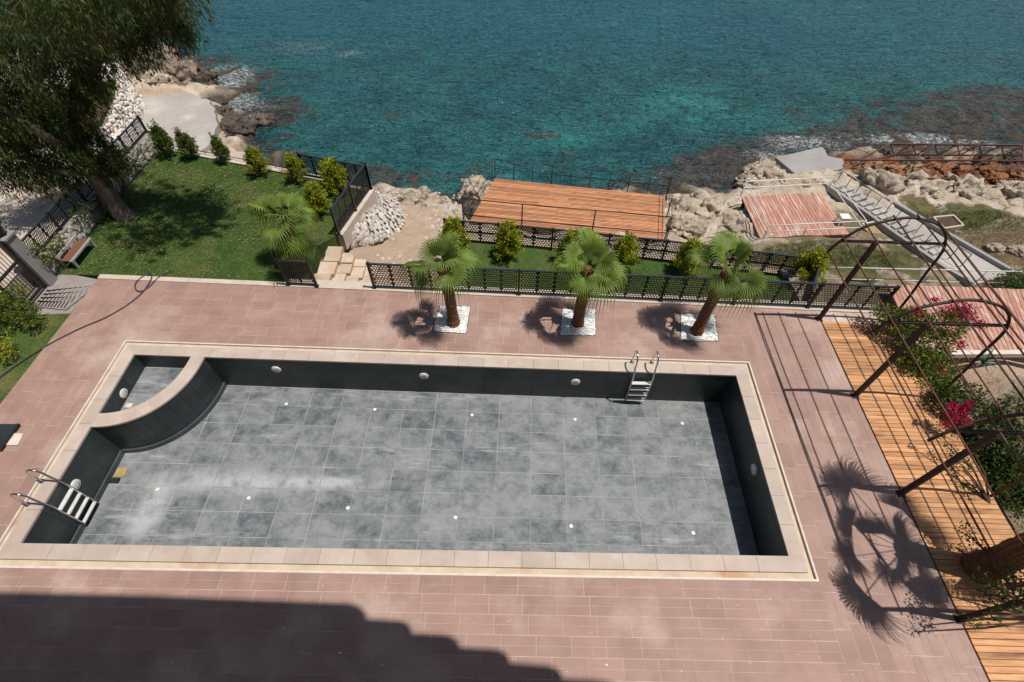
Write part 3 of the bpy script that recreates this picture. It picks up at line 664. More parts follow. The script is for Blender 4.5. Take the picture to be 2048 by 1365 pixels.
mb = MB(); RP = [P(68, 612), P(95, 573), P(150, 560), P(207, 557.5), P(130, 619)]; mb.prism([(p.x, p.y) for p in RP], -.5, -.02); ramp = struct('entrance_paving', mb, M_paver)
mb = MB(); mb.prism([(-16, 8.2), (-11.6, 8.2), (-11.45, 9.76), (-12.6, 10.0), (-16, 10.0)], -.6, -.06); struct('entrance_ground', mb, M_paver)
for i in range(10):
    for j in range(5):
        c = bil((P(70, 610), P(130, 616), P(205, 560), P(97, 575)), (i+.5)/10, (j+.5)/5)
        mb = MB(); mb.box((c.x-.062, c.y-.095, -.03), (c.x+.062, c.y+.095, -.012)); part('paver', mb, M_paver, ramp)
def inpoly(x, y, poly):
    r = False; n = len(poly)
    for i in range(n):
        x0, y0 = poly[i]; x1, y1 = poly[i-1]
        if (y0 > y) != (y1 > y) and x < (x1-x0)*(y-y0)/(y1-y0)+x0: r = not r
    return r
def grass(poly, z, n, name, label, m, h=(.025, .055), zf=None):
    xs_ = [p[0] for p in poly]; ys_ = [p[1] for p in poly]; v = []; f = []
    while n > 0:
        x, y = R(min(xs_), max(xs_)), R(min(ys_), max(ys_))
        if not inpoly(x, y, poly): continue
        n -= 1; zz = zf(x, y) if zf else z; a = R(0, 6.28); l = R(*h); wd = R(.004, .008); lx, ly = R(-.6, .6)*l, R(-.6, .6)*l
        o = len(v); ca, sa = math.cos(a)*wd, math.sin(a)*wd
        v += [(x-ca, y-sa, zz-.004), (x+ca, y+sa, zz-.004), (x+lx, y+ly, zz+l)]; f.append((o, o+1, o+2))
    me = bpy.data.meshes.new(name); me.from_pydata(v, [], f); me.materials.append(m)
    return tag(link(name, me), label, 'grass', kind='stuff')
grass(LAWN, -.035, 60000, 'grass', 'mown green grass of the big lawn under the tree', M_blade)
grass(STRIP, ZS, 14000, 'grass', 'mown green grass of the strip between two fences', M_blade)
grass(SIDE, -.03, 9000, 'grass', 'mown green grass beside the paving at left edge', M_blade)
mb = MB()
for k in range(2400):
    x, y = R(-12.4, -5.6), R(9.9, 15.6)
    if not inpoly(x, y, LAWN) or noise.noise(Vector((x*.6, y*.6, 5))) < R(-.45, .25): continue
    a = R(0, 6.28); l = R(.018, .07); wd = l*.16; z = R(-.015, .035)
    c, s = math.cos(a), math.sin(a); mb.add([(x-c*l, y-s*l, z), (x-s*wd, y+c*wd, z+.012), (x+c*l, y+s*l, z+R(-.01, .02)), (x+s*wd, y-c*wd, z+.008)], [(0, 1, 2, 3)])
tag(part('fallen_leaves', mb, M_dryleaf), 'dry brown leaves lying over the lawn beneath the big tree', 'leaves', kind='stuff')

# ================================================================== STONES
def blob_mesh(name, m, sub, amp, freq, seed, sq=(1, 1, 1), smooth=True, ridge=False):
    bm = bmesh.new(); bmesh.ops.create_icosphere(bm, subdivisions=sub, radius=1); off = Vector((seed*7.3, seed*3.1, seed*5.7))
    for v in bm.verts:
        n = noise.fractal(v.co*freq+off, 1.0, 2.0, 4)
        if ridge: n += (noise.ridged_multi_fractal(v.co*freq*1.6+off, .9, 2.0, 4, 1.0, 2.0)-1.1)*.45
        n += .35*noise.fractal(v.co*freq*4+off, .8, 2.1, 4); v.co *= 1+amp*n; v.co.x *= sq[0]; v.co.y *= sq[1]; v.co.z *= sq[2]
    me = bpy.data.meshes.new(name); bm.to_mesh(me); bm.free(); me.materials.append(m)
    if smooth: me.polygons.foreach_set('use_smooth', [True]*len(me.polygons))
    return me
def stone_mesh(m, seed):
    random.seed(seed); bm = bmesh.new(); bmesh.ops.create_icosphere(bm, subdivisions=1, radius=1)
    for v in bm.verts:
        q = v.co; k = max(abs(q.x), abs(q.y), abs(q.z)*1.2); q *= lerp(1, 1/k*.9, .55)*R(.86, 1.1)
    me = bpy.data.meshes.new('stone'); bm.to_mesh(me); bm.free(); me.materials.append(m); return me
STN = [stone_mesh(M_stone, 100+k) for k in range(9)]; random.seed(11)
def stone_face(parent, fn, nu, nv, size, nrm, name='stone', jit=.3, flat=.45, var=(.75, 1.15)):
    q = nrm.to_track_quat('Z', 'Y') if nrm else None; o0 = wloc(parent)
    for j in range(nv):
        for i in range(nu):
            u = (i+.5+R(-jit, jit)+(.5 if j % 2 else 0))/(nu+.5); v = (j+.5+R(-jit, jit))/nv
            u = min(.99, max(.01, u)); v = min(.98, max(.02, v)); p = fn(u, v); s = size*R(*var)
            if nrm is None:
                n3 = (fn(u+.02, v)-fn(u-.02, v)).cross(fn(u, v+.02)-fn(u, v-.02)).normalized(); q = (n3 if n3.z > 0 else -n3).to_track_quat('Z', 'Y')
            o = link(name, random.choice(STN), parent, p-o0, (q.to_matrix() @ Matrix.Rotation(R(0, 6.28), 3, 'Z')).to_euler(), (s*R(.8, 1.15), s*R(.75, 1), s*flat))
# rubble revetment below the fence
T0, T1 = P(678, 471, -.06), P(742, 380, -.06); B0, B1, Bm = P(703, 503, -.95), P(784, 396, -2.0), P(806, 452, -1.55)
def rub(u, v):
    top = T0.lerp(T1, u); bot = B0*(1-u)**2+(Bm*2-(B0+B1)*.5)*2*u*(1-u)+B1*u*u
    return top.lerp(bot, v)
t = thing('rubble_wall', T0.lerp(Bm, .5)*1, 'sloping bank of white rubble stones under the mesh fence, beside the steps', 'stone wall')
mb = MB(); NN = 12; vs = [rub(i/NN, j/NN)-Vector((.04, 0, .05)) for j in range(NN+1) for i in range(NN+1)]
mb.add(vs, [(j*(NN+1)+i, j*(NN+1)+i+1, (j+1)*(NN+1)+i+1, (j+1)*(NN+1)+i) for j in range(NN) for i in range(NN)]); part('mortar', mb, M_mortar, t, True)
nr = ((rub(.6, .5)-rub(.4, .5)).cross(rub(.5, .6)-rub(.5, .4))).normalized(); nr = nr if nr.z > 0 else -nr
stone_face(t, rub, 18, 16, .085, None, flat=.36, jit=.42, var=(.7, 1.4))
mb = MB(); d = (T1-T0).normalized(); n_ = Vector((d.y, -d.x, 0)); mb.prism([xy(T0-n_*.10), xy(T0+n_*.13), xy(T1+n_*.13), xy(T1-n_*.10)], -.6, -.02); part('coping', mb, M_curb, t)
# stone wall at the left of the lawn, mesh fence on top of it
WX = -12.74
t = thing('stone_wall', (WX, 13, -.1), 'long rough stone wall with mesh fence on top, behind the tree', 'stone wall')
mb = MB(); mb.box((WX-.35, 9.75, -3.2), (WX-.05, 16.45, .50)); part('mortar', mb, M_mortar, t)
stone_face(t, lambda u, v: Vector((WX-.04, lerp(9.8, 16.4, u), lerp(-.03, .46, v))), 40, 5, .105, Vector((1, 0, 0)), flat=.28, jit=.42, var=(.6, 1.35))
# neighbour's ground beyond that wall
TL = [None, P(191, 284, -.75), P(236, 191, -.85), P(239, 154, -.9), P(205, 130, -.9), P(150, 116, -.9)]
NB = [(-13.092, 7.9), (-13.092, 15.2), xy(P(212, 300, .10))]+[xy(p) for p in TL[1:]]+[(-30, 27), (-46, 18), (-46, 7.9)]
mb = MB(); mb.prism(NB, -3.5, [.42, .42, .1]+[p.z for p in TL[1:]]+[-.9, .42, .42]); hs = struct('neighbour_ground', mb, mat('pale_earth', (.52, .43, .35), (.42, .34, .27), .8, .95, .5, 12, c3=(.30, .20, .12), s3=.5, a3=.3))
GP = [P(130, 175, -.80), P(232, 160, -.84), P(229, 190, -.80), P(200, 250, -.70), P(150, 290, -.6), P(60, 300, -.5), P(-60, 280, -.6), P(-60, 190, -.78)]
mb = MB(); mb.prism([xy(p) for p in GP], -1.6, [p.z for p in GP]); struct('neighbour_lawn', mb, M_lawn)
def gz(x, y): return max(-.84, min(.45, .45-(y-14.5)*.19))
grass([xy(p) for p in GP], 0, 9000, 'grass', 'long grass on the plot beyond the stone wall', M_blade, (.05, .16), zf=gz)
DG = [P(215, 210, -.75), P(230, 195, -.8), P(205, 270, -.65), P(188, 290, -.6), P(150, 290, -.5), P(165, 230, -.7)]
grass([xy(p) for p in DG], 0, 9000, 'dry_grass', 'dry straw coloured grass at the top of stone bank', mat('straw', (.40, .30, .15), (.30, .22, .10), 3, .9, transl=.2), (.08, .26), zf=gz)
mb = MB(); q = [P(115, 385, .42), P(165, 352, .42), P(172, 362, .42), P(120, 405, .42)]; mb.prism([xy(p) for p in q], .3, .424); struct('bare_earth', mb, mat('orange_earth', (.36, .21, .11), (.30, .18, .10), 2, .95, .4))
# stone bank dropping to the sea platform
BL = [P(306, 288, -2.3), P(286, 242, -2.3), P(296, 219, -2.3), P(250, 150, -2.1), P(230, 126, -2.1)]; BT = [P(212, 300, .10), TL[1], TL[2], TL[3], TL[4]]
def bank(u, v):
    k = min(int(u*4), 3); f = u*4-k; return BT[k].lerp(BT[k+1], f).lerp(BL[k].lerp(BL[k+1], f), v)
t = thing('stone_bank', BT[2].lerp(BL[2], .5), 'sloping grey stone facing above the concrete sea platform', 'stone wall')
mb = MB(); vs = [bank(i/16, j/10)-Vector((.03, .0, .06)) for j in range(11) for i in range(17)]; mb.add(vs, [(j*17+i, j*17+i+1, (j+1)*17+i+1, (j+1)*17+i) for j in range(10) for i in range(16)]); part('mortar', mb, M_mortar, t, True)
mb = MB(); base = [tuple(v.co) for v in STN[0].vertices]; fc = [tuple(p.vertices) for p in STN[0].polygons]
for k in range(620):
    p = bank((k % 40+R(0, 1))/40, (k//40+R(.1, .9))/15.5); s = R(.10, .19); a = R(0, 6.28); c, sn = math.cos(a), math.sin(a)
    mb.add([(p.x+s*(c*x-sn*y), p.y+s*(sn*x+c*y), p.z+s*.55*z) for x, y, z in base], fc)
tag(part('stones', mb, M_stone, t), kind='stuff')
# boulders
BLD = [blob_mesh('boulder', M_rock, 5, .42, 1.25, k, (1, R(.75, 1), R(.55, .75)), ridge=True) for k in range(5)]
BLB = [blob_mesh('boulder', M_rockbrown, 5, .5, 1.25, 60+k, (1, R(.75, 1), R(.5, .7)), ridge=True) for k in range(3)]
BLK = [blob_mesh('boulder', M_rockdark, 5, .46, 1.3, 20+k, (1, R(.75, 1), R(.5, .7)), ridge=True) for k in range(3)]
BLR = [blob_mesh('boulder', M_rockrust, 5, .46, 1.3, 40+k, (1, R(.75, 1), R(.5, .7)), ridge=True) for k in range(3)]
def boulders(lst, meshes, label, group):
    od = 'first second third fourth fifth sixth seventh eighth ninth tenth'.split(); lst = sorted(lst)
    for i, (px, py, z, s) in enumerate(lst):
        z = zm(z); p = P(px, py, z); lb = label if len(lst) == 1 else label+(', leftmost one' if i == 0 else ', rightmost one' if i == len(lst)-1 else f', {od[i]} from left')
        o = link('boulder', random.choice(meshes), None, p-Vector((0, 0, s*.12)), (R(-.2, .2), R(-.2, .2), R(0, 6.28)), s); tag(o, lb, 'rock', group)
boulders([(280, 150, -2.4, 1.2), (330, 142, -2.5, 1.45), (365, 158, -2.8, 1.1), (305, 168, -2.6, .9), (262, 165, -2.3, .7)], BLB, 'pale brown boulder in outcrop above the left platform', 'boulders of the left outcrop')
boulders([(388, 150, -3.2, 1.05), (394, 172, -3.5, .85), (440, 228, -3.7, .6), (465, 245, -3.8, .65), (488, 258, -3.9, .55), (455, 262, -3.6, .6), (430, 210, -3.8, .5)], BLK, 'dark wet rock at the water edge beside left platform', 'dark rocks round the left platform')
boulders([(530, 242, -4.25, .62)], BLK, 'lone dark rock standing in the sea off the left platform', None)
boulders([(760, 384, -3.4, .35), (785, 392, -3.1, .38), (812, 396, -3.1, .42), (838, 404, -3.0, .40), (862, 402, -3.4, .45), (836, 420, -2.5, .34), (815, 412, -2.6, .28), (848, 390, -3.7, .4), (880, 405, -3.5, .4)], BLD, 'pale rock on little beach between rubble bank and orange deck', 'rocks on the little beach')
boulders([(958, 380, -3.0, .72)], BLD, 'tall pale rock at back left corner of orange deck', None)
boulders([(940, 410, -3.0, .5), (950, 425, -2.8, .45), (925, 425, -3.0, .4)], BLK, 'dark rock beside the left end of orange deck', 'dark rocks left of the orange deck')
boulders([(1365, 425, -2.9, .8), (1425, 420, -2.9, .95), (1455, 450, -2.5, .7), (1385, 455, -2.5, .7)], BLD, 'rough pale limestone lump between orange deck and red deck', 'limestone lumps between the two sea decks')
boulders([(1510, 348, -3.4, .6), (1528, 340, -3.5, .6), (1545, 356, -3.1, .6), (1500, 362, -3.5, .5), (1575, 365, -2.9, .5), (1600, 372, -2.8, .4)], BLD, 'brownish rock behind the white railing of red deck', 'rocks behind the red deck')
boulders([(1755, 372, -2.7, .95), (1840, 378, -2.8, .9), (1935, 388, -2.8, .9), (2035, 392, -2.8, .9)], BLD, 'bleached rock in front of rusty frame on right shore', 'bleached rocks on the right shore')
boulders([(1705, 340, -3.1, .5), (1745, 338, -3.2, .55), (1790, 344, -3.1, .5), (1835, 350, -3.0, .55), (1880, 348, -3.2, .5), (1930, 350, -3.2, .5), (1985, 352, -3.2, .5), (2035, 352, -3.2, .5)], BLR, 'rust stained rock under the rusty frame', 'rust stained rocks')
boulders([(1860, 322, -3.9, .6), (1780, 312, -4.0, .6), (1950, 322, -3.9, .6), (2030, 325, -3.9, .6), (1725, 310, -4.1, .45)], BLK, 'dark rock at the waterline behind rusty frame', 'dark rocks behind the rusty frame')
boulders([(1985, 500, -1.72, .35), (2035, 505, -1.7, .3)], BLD, 'small white rock lying in the dry grass, right edge', 'white rocks in dry grass')

mb = MB(); base = [tuple(v.co) for v in STN[2].vertices]; fc = [tuple(p.vertices) for p in STN[2].polygons]
for k in range(420):
    px, py = R(700, 930), R(385, 540)
    c = P(px, py, -1.5)
    for it in range(3): c = P(px, py, terr(c.x, c.y))
    if c.z > -.9 or noise.noise(Vector((c.x*.9, c.y*.9, 2))) < .05: continue
    s_ = R(.02, .09)**1.0; a = R(0, 6.28); cc, ss = math.cos(a), math.sin(a)
    mb.add([(c.x+s_*(cc*x-ss*y), c.y+s_*(ss*x+cc*y), c.z+s_*.5*z) for x, y, z in base], fc)
tag(part('loose_stones', mb, M_stone), 'loose pale stones scattered down the path to the beach', 'stones', kind='stuff')
# ================================================================== STEPS, PLATFORM
def roughpoly(poly, n, amp):
    out = []
    for (x0_, y0_), (x1_, y1_) in zip(poly, poly[1:]+poly[:1]):
        for k in range(n): f = k/n; out.append((lerp(x0_, x1_, f)+R(-amp, amp), lerp(y0_, y1_, f)+R(-amp, amp)))
    return out
t = thing('stone_steps', P(690, 540, -.3), 'beige stone steps going down from the paving to the shore', 'steps')
for k in range(6):
    x0 = -5.6+k*.34; zt = -.03-k*.12; ye = 11.3-k*.12; ys0 = 9.88
    while ys0 < ye:
        y1_ = min(ye, ys0+R(.22, .5)); bow = .10*math.sin((ys0-9.88)/(ye-9.88)*math.pi); j_ = [R(-.03, .03) for _ in range(4)]
        mb = MB(); mb.prism([(x0+bow+j_[0], ys0+.006), (x0+.46+bow, ys0+.006+j_[1]*.3), (x0+.46+bow, y1_-.006), (x0+bow+j_[2], y1_-.006)], zt-.35, zt+R(-.025, .02)); part('step_stone', mb, M_step, t); ys0 = y1_
q = [P(265, 205, -2.1), P(300, 190, -2.1), P(370, 186, -2.1), P(420, 202, -2.1), P(436, 236, -2.1), P(428, 275, -2.1), P(400, 306, -2.1), P(330, 318, -2.1), P(290, 285, -2.1)]
mb = MB(); mb.prism(roughpoly([xy(p) for p in q], 6, .09), -3.6, -2.1); struct('sea_platform', mb, M_conc)
q = [P(395, 306, -2.3), P(450, 292, -2.3), P(505, 312, -2.3), P(520, 333, -2.3), P(480, 345, -2.3), P(420, 330, -2.3)]
mb = MB(); mb.prism(roughpoly([xy(p) for p in q], 6, .09), -3.6, -2.3); struct('lower_sea_platform', mb, mat('warm_concrete', (.48, .38, .30), (.42, .33, .26), 1.2, .85, .3))
q = [P(1551, 315, -2.3), P(1645, 294, -2.3), P(1656, 313, -2.3), P(1686, 318, -2.3), P(1690, 337, -2.3), P(1700, 360, -2.2), P(1640, 372, -2.2), P(1600, 356, -2.25)]
mb = MB(); mb.prism([xy(p) for p in q], -3.8, [p.z for p in q]); struct('jetty', mb, M_concg)
# ramp path with steps going down to the jetty
La = [P(1642, 372, -2.23), P(1715, 424, -2.05), P(1792, 480, -1.83), P(1885, 545, -1.45), P(1940, 575, -1.3)]; Ra = [P(1692, 357, -2.24), P(1775, 408, -2.05), P(1860, 458, -1.83), P(1965, 520, -1.45), P(2020, 552, -1.3)]
mb = MB()
for i in range(4): mb.prism([xy(La[i]), xy(La[i+1]), xy(Ra[i+1]), xy(Ra[i])], -3.4, [La[i].z+.08, La[i+1].z+.08, Ra[i+1].z+.08, Ra[i].z+.08])
path = struct('path', mb, M_conc)
for A_ in (La, Ra):
    mb = MB()
    for i in range(4): mb.bar(A_[i]+Vector((0, 0, .10)), A_[i+1]+Vector((0, 0, .10)), .14, .22)
    part('path_kerb', mb, M_concg, path)
for k in range(15):
    u = .06+k*.042; i = min(int(u*4), 3); f = u*4-i; a, b = La[i].lerp(La[i+1], f), Ra[i].lerp(Ra[i+1], f)
    p, q = a.lerp(b, .12), a.lerp(b, .55); mb = MB(); mb.bar(p+Vector((0, 0, .13)), q+Vector((0, 0, .13)), .20, .14); part('step', mb, M_conc, path)
t = thing('handrail', La[1], 'dark metal handrail along the stepped path to jetty', 'railing')
for A_, o in ((La, .62),):
    pts = []
    for k in range(13):
        u = .02+k*.062; i = min(int(u*4), 3); f = u*4-i; p = A_[i].lerp(A_[i+1], f)+(Ra[i]-La[i]).normalized()*o
        mb = MB(); mb.cyl(p, p+Vector((0, 0, .62)), .014, 6); part('post', mb, M_rustdk, t); pts.append(p+Vector((0, 0, .62)))
    mb = MB(); mb.tube(pts, .014, 6); part('rail', mb, M_rustdk, t)
# ================================================================== FENCES
def lattice_mesh(wd, ht, nx_, nz_):
    mb = MB(); pw = wd/nx_; ph = ht/nz_; th = .005
    for j in range(nz_):
        for i in range(nx_+(0 if j % 2 == 0 else -1)):
            cx = (i+.5+(.5 if j % 2 else 0))*pw; cz = (j+.5)*ph; n = 8
            out = []; inn = []
            for k in range(n):
                a = 2*math.pi*(k+.5)/n; c, s = math.cos(a), math.sin(a); m_ = max(abs(c), abs(s))
                out.append((cx+c/m_*pw*.5, cz+s/m_*ph*.5)); inn.append((cx+c*pw*.37, cz+s*ph*.39))
            vs = [(x, -th, z) for x, z in out]+[(x, -th, z) for x, z in inn]+[(x, th, z) for x, z in inn]+[(x, th, z) for x, z in out]
            fs = []
            for k in range(n):
                l = (k+1) % n; fs += [(k, l, n+l, n+k), (n+k, n+l, 2*n+l, 2*n+k), (2*n+k, 2*n+l, 3*n+l, 3*n+k)]
            mb.add(vs, fs)
        if j % 2:
            for a, b in ((0, pw*.5), (wd-pw*.5, wd)): mb.add([(a, -th, j*ph), (b, -th, j*ph), (b, -th, (j+1)*ph), (a, -th, (j+1)*ph)], [(0, 1, 2, 3)])
    return mb.mesh('lattice_panel', M_iron)
LAT = {}
def fence(label, pts, ht, sub=4, rail=M_ironblue, mid=False, group='dark metal mesh fences', nz_=10, nx_=6):
    t = thing('mesh_fence', pts[0], label, 'fence', group); zz = Vector((0, 0, 1)); o0 = pts[0]
    key = (nx_, nz_)
    if key not in LAT: LAT[key] = lattice_mesh(1, 1, nx_, nz_)
    for i, p in enumerate(pts):
        mb = MB(); mb.box((p.x-.03, p.y-.03, p.z-.02), (p.x+.03, p.y+.03, p.z+ht+.025)); mb.box((p.x-.038, p.y-.038, p.z+ht+.025), (p.x+.038, p.y+.038, p.z+ht+.04))
        mb.box((p.x-.055, p.y-.055, p.z-.02), (p.x+.055, p.y+.055, p.z+.012)); part('post', mb, M_iron, t)
    for a, b in zip(pts, pts[1:]):
        d = (b-a); L = d.length; dn = d.normalized(); a1, b1 = a+dn*.031, b-dn*.031
        mb = MB(); mb.bar(a1+zz*ht, b1+zz*ht, .05, .04); part('top_rail', mb, rail, t)
        mb = MB(); mb.bar(a1+zz*.07, b1+zz*.07, .035, .03)
        if mid: mb.bar(a1+zz*ht*.52, b1+zz*ht*.52, .03, .045)
        part('bottom_rail', mb, M_iron, t)
        ang = math.atan2(dn.y, dn.x); n = max(1, sub)
        for k in range(n):
            p, q = a1.lerp(b1, k/n), a1.lerp(b1, (k+1)/n)
            if k:
                mb = MB(); mb.bar(p+zz*.086, p+zz*(ht-.021), .03, .028); part('mullion', mb, M_iron, t)
            g = .014; ps, qs = p.lerp(q, g/((q-p).length)), q.lerp(p, g/((q-p).length))
            hL = math.hypot(qs.x-ps.x, qs.y-ps.y)
            o = link('lattice_panel', LAT[key], t, ps+zz*.085-o0, (0, -math.atan2(qs.z-ps.z, hL), ang), ((qs-ps).length, 1, ht-.105))
    return t
F1p = [P(x, y, .025) for x, y in ((748.5, 577.3), (904, 582.6), (1037, 588), (1176.2, 595), (1319.6, 600), (1465.7, 609), (1614, 615), (1757, 622))]
yl = np.polyfit([p.x for p in F1p], [p.y for p in F1p], 1)
F1p = [Vector((p.x, yl[0]*p.x+yl[1], .025)) for p in F1p]
fence('long dark mesh fence along the far edge of the paving', F1p, .88)
fence('short dark mesh fence panel left of the stone steps, by lawn palm', [P(577, 570, .02), P(634, 573, .02)], .9, 2)
F2p = [P(893, 481, ZS), P(996.7, 489.5, ZS), P(1102, 500, ZS), P(1212, 511, ZS), P(1322, 523, ZS), P(1420, 536, ZS), P(1520, 548, ZS), P(1616, 560, ZS)]
fence('dark mesh fence on the sea side of the narrow lawn strip', F2p, .80, 3, mid=True)
fence('short mesh fence closing the right end of the lawn strip', [F2p[-1], Vector((7.95, yl[0]*7.95+yl[1]+.33, ZS))], .86, 3)
F3p = [T0+Vector((0, 0, .045)), T0.lerp(T1, .5)+Vector((0, 0, .045)), T1+Vector((0, 0, .045))]
fence('dark mesh fence on top of the rubble bank', F3p, .9, 3)
F4p = [F3p[-1], Vector((-5.9, 14.42, -.01)), Vector((-7.1, 14.75, -.01))]
fence('dark mesh fence on the sea edge behind two golden shrubs', F4p, .82, 3)
fence('dark mesh fence on top of the long stone wall at left', [Vector((WX-.2, y, .50)) for y in np.linspace(9.85, 16.4, 6)], .55, 3, nz_=6)
mb = MB(); pts = [Vector((x, y, .12)) for x, y in ((-7.2, 14.86), (-9.2, 15.4), (-12.6, 16.32))]; mb.tube(pts, .014, 6)
for a, b in zip(pts, pts[1:]):
    for k in range(4): c = a.lerp(b, k/4); mb.cyl(c-Vector((0, 0, .1)), c, .012, 6)
tag(part('low_rail', mb, M_iron), 'low dark rail along the sea edge of the lawn', 'railing')

# ================================================================== TIMBER DECKS
def deck(label, Q, n, along, m, zt, th, name='timber_deck', under=None, seg=1, gap=.006, group=None, cat='deck'):
    c = (Q[0]+Q[2])/2; t = thing(name, (c.x, c.y, zt-th), label, cat, group)
    Lc = (Q[3]-Q[0]).length if along == 'u' else (Q[1]-Q[0]).length; La_ = (Q[1]-Q[0]).length if along == 'u' else (Q[3]-Q[0]).length
    for k in range(n):
        g = gap/Lc/2; c0, c1 = k/n+g, (k+1)/n-g; cuts = [0]+sorted(R(.2, .8) for _ in range(seg-1))+[1]
        for s0, s1 in zip(cuts, cuts[1:]):
            e = .003/La_; cs = [(s0+e, c0), (s1-e, c0), (s1-e, c1), (s0+e, c1)]
            pp = [bil(Q, *(x if along == 'u' else (x[1], x[0]))) for x in cs]
            mb = MB(); mb.prism([(p.x, p.y) for p in pp], zt-th, zt+R(-.003, .003)); part('plank', mb, m, t)
    mb = MB()
    for f in (.04, .35, .65, .96):
        a, b = (bil(Q, f, .01), bil(Q, f, .99)) if along == 'u' else (bil(Q, .01, f), bil(Q, .99, f))
        a.z = b.z = zt-th-.052; mb.bar(a, b, .07, .10)
    part('joists', mb, M_rustdk, t); return t
ZD = -1.8
QC = [P(937, 446, ZD), P(1328, 482, ZD), P(1330, 392, ZD), P(990, 357, ZD)]
tc = deck('orange plank deck over the sea, in front of the middle palms', QC, 36, 'u', M_orange2, ZD, .045, seg=3, gap=.018)
mb = MB()
for u in (.04, .35, .65, .96):
    for v in (.05, .5, .95):
        p = bil(QC, u, v); mb = MB(); mb.cyl((p.x, p.y, -5.6), (p.x, p.y, ZD-.15), .06, 8); part('pile', mb, M_rustdk, tc)
QR = [P(1522, 480, ZD), P(1700, 470, ZD), P(1640, 385, ZD), P(1483, 393, ZD)]
tr_ = deck('worn red plank deck with white railing by the limestone rocks', QR, 24, 'v', M_redp, ZD, .05, gap=.014)
mb = MB()
for u in (.05, .95):
    for v in (.05, .95):
        p = bil(QR, u, v); mb = MB(); mb.box((p.x-.06, p.y-.06, -3.4), (p.x+.06, p.y+.06, ZD-.155)); part('pile', mb, M_rustdk, tr_)
Q2 = [P(1838, 702, -.8), P(2130, 700, -.8), P(2085, 580, -.8), P(1775, 569, -.8)]
t2 = deck('worn red plank deck behind the pergola, right edge', Q2, 34, 'v', M_redp, -.8, .05, gap=.014)
mb = MB(); a, b = Q2[0]+Vector((0, -.12, 0)), Q2[1]+Vector((0, -.12, 0)); mb.bar(a, b, .14, .16); part('edge_beam', mb, M_lip, t2)
QW = [Vector((8.045, -.45, 0)), Vector((9.95, -.45, 0)), Vector((9.95, 8.80, 0)), Vector((8.065, 8.82, 0))]
tw = deck('orange plank walkway under the rusty pergola', QW, 92, 'u', M_orange, -.012, .04, 'timber_walkway', cat='walkway', gap=.009)
mb = MB(); mb.box((8.05, -.45, -.6), (9.93, 8.8, -.157)); part('subfloor', mb, M_dark, tw)
# railings
def railing(label, pts, ht, fr, r, m, group=None, prad=None, npost=None):
    t = thing('railing', pts[0], label, 'railing', group); zz = Vector((0, 0, 1))
    for i, p in enumerate(pts):
        mb = MB(); mb.cyl(p-zz*.04, p+zz*ht, prad or r, 8); part('post', mb, m, t, True)
    for f in fr:
        mb = MB(); mb.tube([p+zz*(ht*f) for p in pts], r, 8); part('rail', mb, m, t, True)
    return t
def seq(a, b, n): return [a.lerp(b, k/n) for k in range(n+1)]
o_ = Vector((0, .05, 0))
railing('thin dark railing along the sea side of orange deck', seq(QC[3]+o_, QC[2]+o_+Vector((.06, 0, 0)), 9), .80, (1, .5), .012, M_rustdk, prad=.017)
railing('thin dark railing along the right side of orange deck', seq(QC[2]+Vector((.06, 0, 0)), QC[1]+Vector((.06, 0, 0)), 2), .85, (1, .5), .012, M_rustdk, prad=.02)
fr0 = [onY(914.4, 394, P(928, 452, ZD).y), ]
railing('dark railing along the land side of orange deck', [P(x, y, ZD) for x, y in ((928, 452), (1043, 464), (1182, 476), (1326, 489))], 1.18, (1, .42), .018, M_rustdk, prad=.024)
railing('thin dark railing at the left end of orange deck', [P(937, 452, ZD)+Vector((-.12, .1, 0)), QC[3]+Vector((-.1, 0, 0))], .85, (1, .5), .012, M_rustdk)
wr = [QR[0]+Vector((.05, 0, 0)), QR[3]+Vector((-.02, .06, 0)), QR[2]+Vector((.3, .1, 0)), QR[1]+Vector((.25, 0, 0)), QR[0].lerp(QR[1], .45), QR[0]+Vector((.05, 0, 0))]
railing('white pipe railing round the worn red deck', wr, .62, (1, .55), .02, M_white)
Yw = 11.75; a0, a1 = onY(1660, 535, Yw), onY(2090, 537, Yw); b0 = onY(1655, 558, Yw)
pts = [Vector((lerp(a0.x, a1.x, k/4), Yw, -1.45)) for k in range(5)]
railing('long grey pipe railing behind the pergola, above red deck', pts, a0.z+1.45, (1, (b0.z+1.45)/(a0.z+1.45)), .02, M_paint)
# rusty girder over the rocks
t = thing('steel_frame', P(1900, 320, -2.6), 'long rusty lattice frame lying over the right shore rocks', 'steel frame')
ca = [P(1780, 289, -1.75), P(2180, 292, -1.75)]; cb = [P(1690, 320, -1.75), P(2180, 323, -1.75)]; lo = Vector((0, 0, -.5))
def chord(a, b, r, nm='chord', m=M_rust): mb = MB(); mb.bar(a, b, r, r); part(nm, mb, m, t)
chord(*ca, .065); chord(*cb, .055); chord(ca[0]+lo, ca[1]+lo, .05); chord(cb[0]+lo, cb[1]+lo, .05)
for k in range(9):
    f, g = k/9, (k+1)/9
    chord(ca[0].lerp(ca[1], f), (ca[0]+lo).lerp(ca[1]+lo, (f+g)/2), .035, 'brace'); chord((ca[0]+lo).lerp(ca[1]+lo, (f+g)/2), ca[0].lerp(ca[1], g), .035, 'brace')
    if k % 2 == 0: chord(ca[0].lerp(ca[1], f), cb[0].lerp(cb[1], (f+g)/2), .045, 'cross_bar')
    else: chord(cb[0].lerp(cb[1], f), ca[0].lerp(ca[1], g), .04, 'cross_bar')
chord(P(1815, 357, -1.95), P(2180, 360, -1.95), .04)
p = P(1905, 318, -1.75); chord(p, p+Vector((.75, .5, .75)), .035, 'loose_bar')
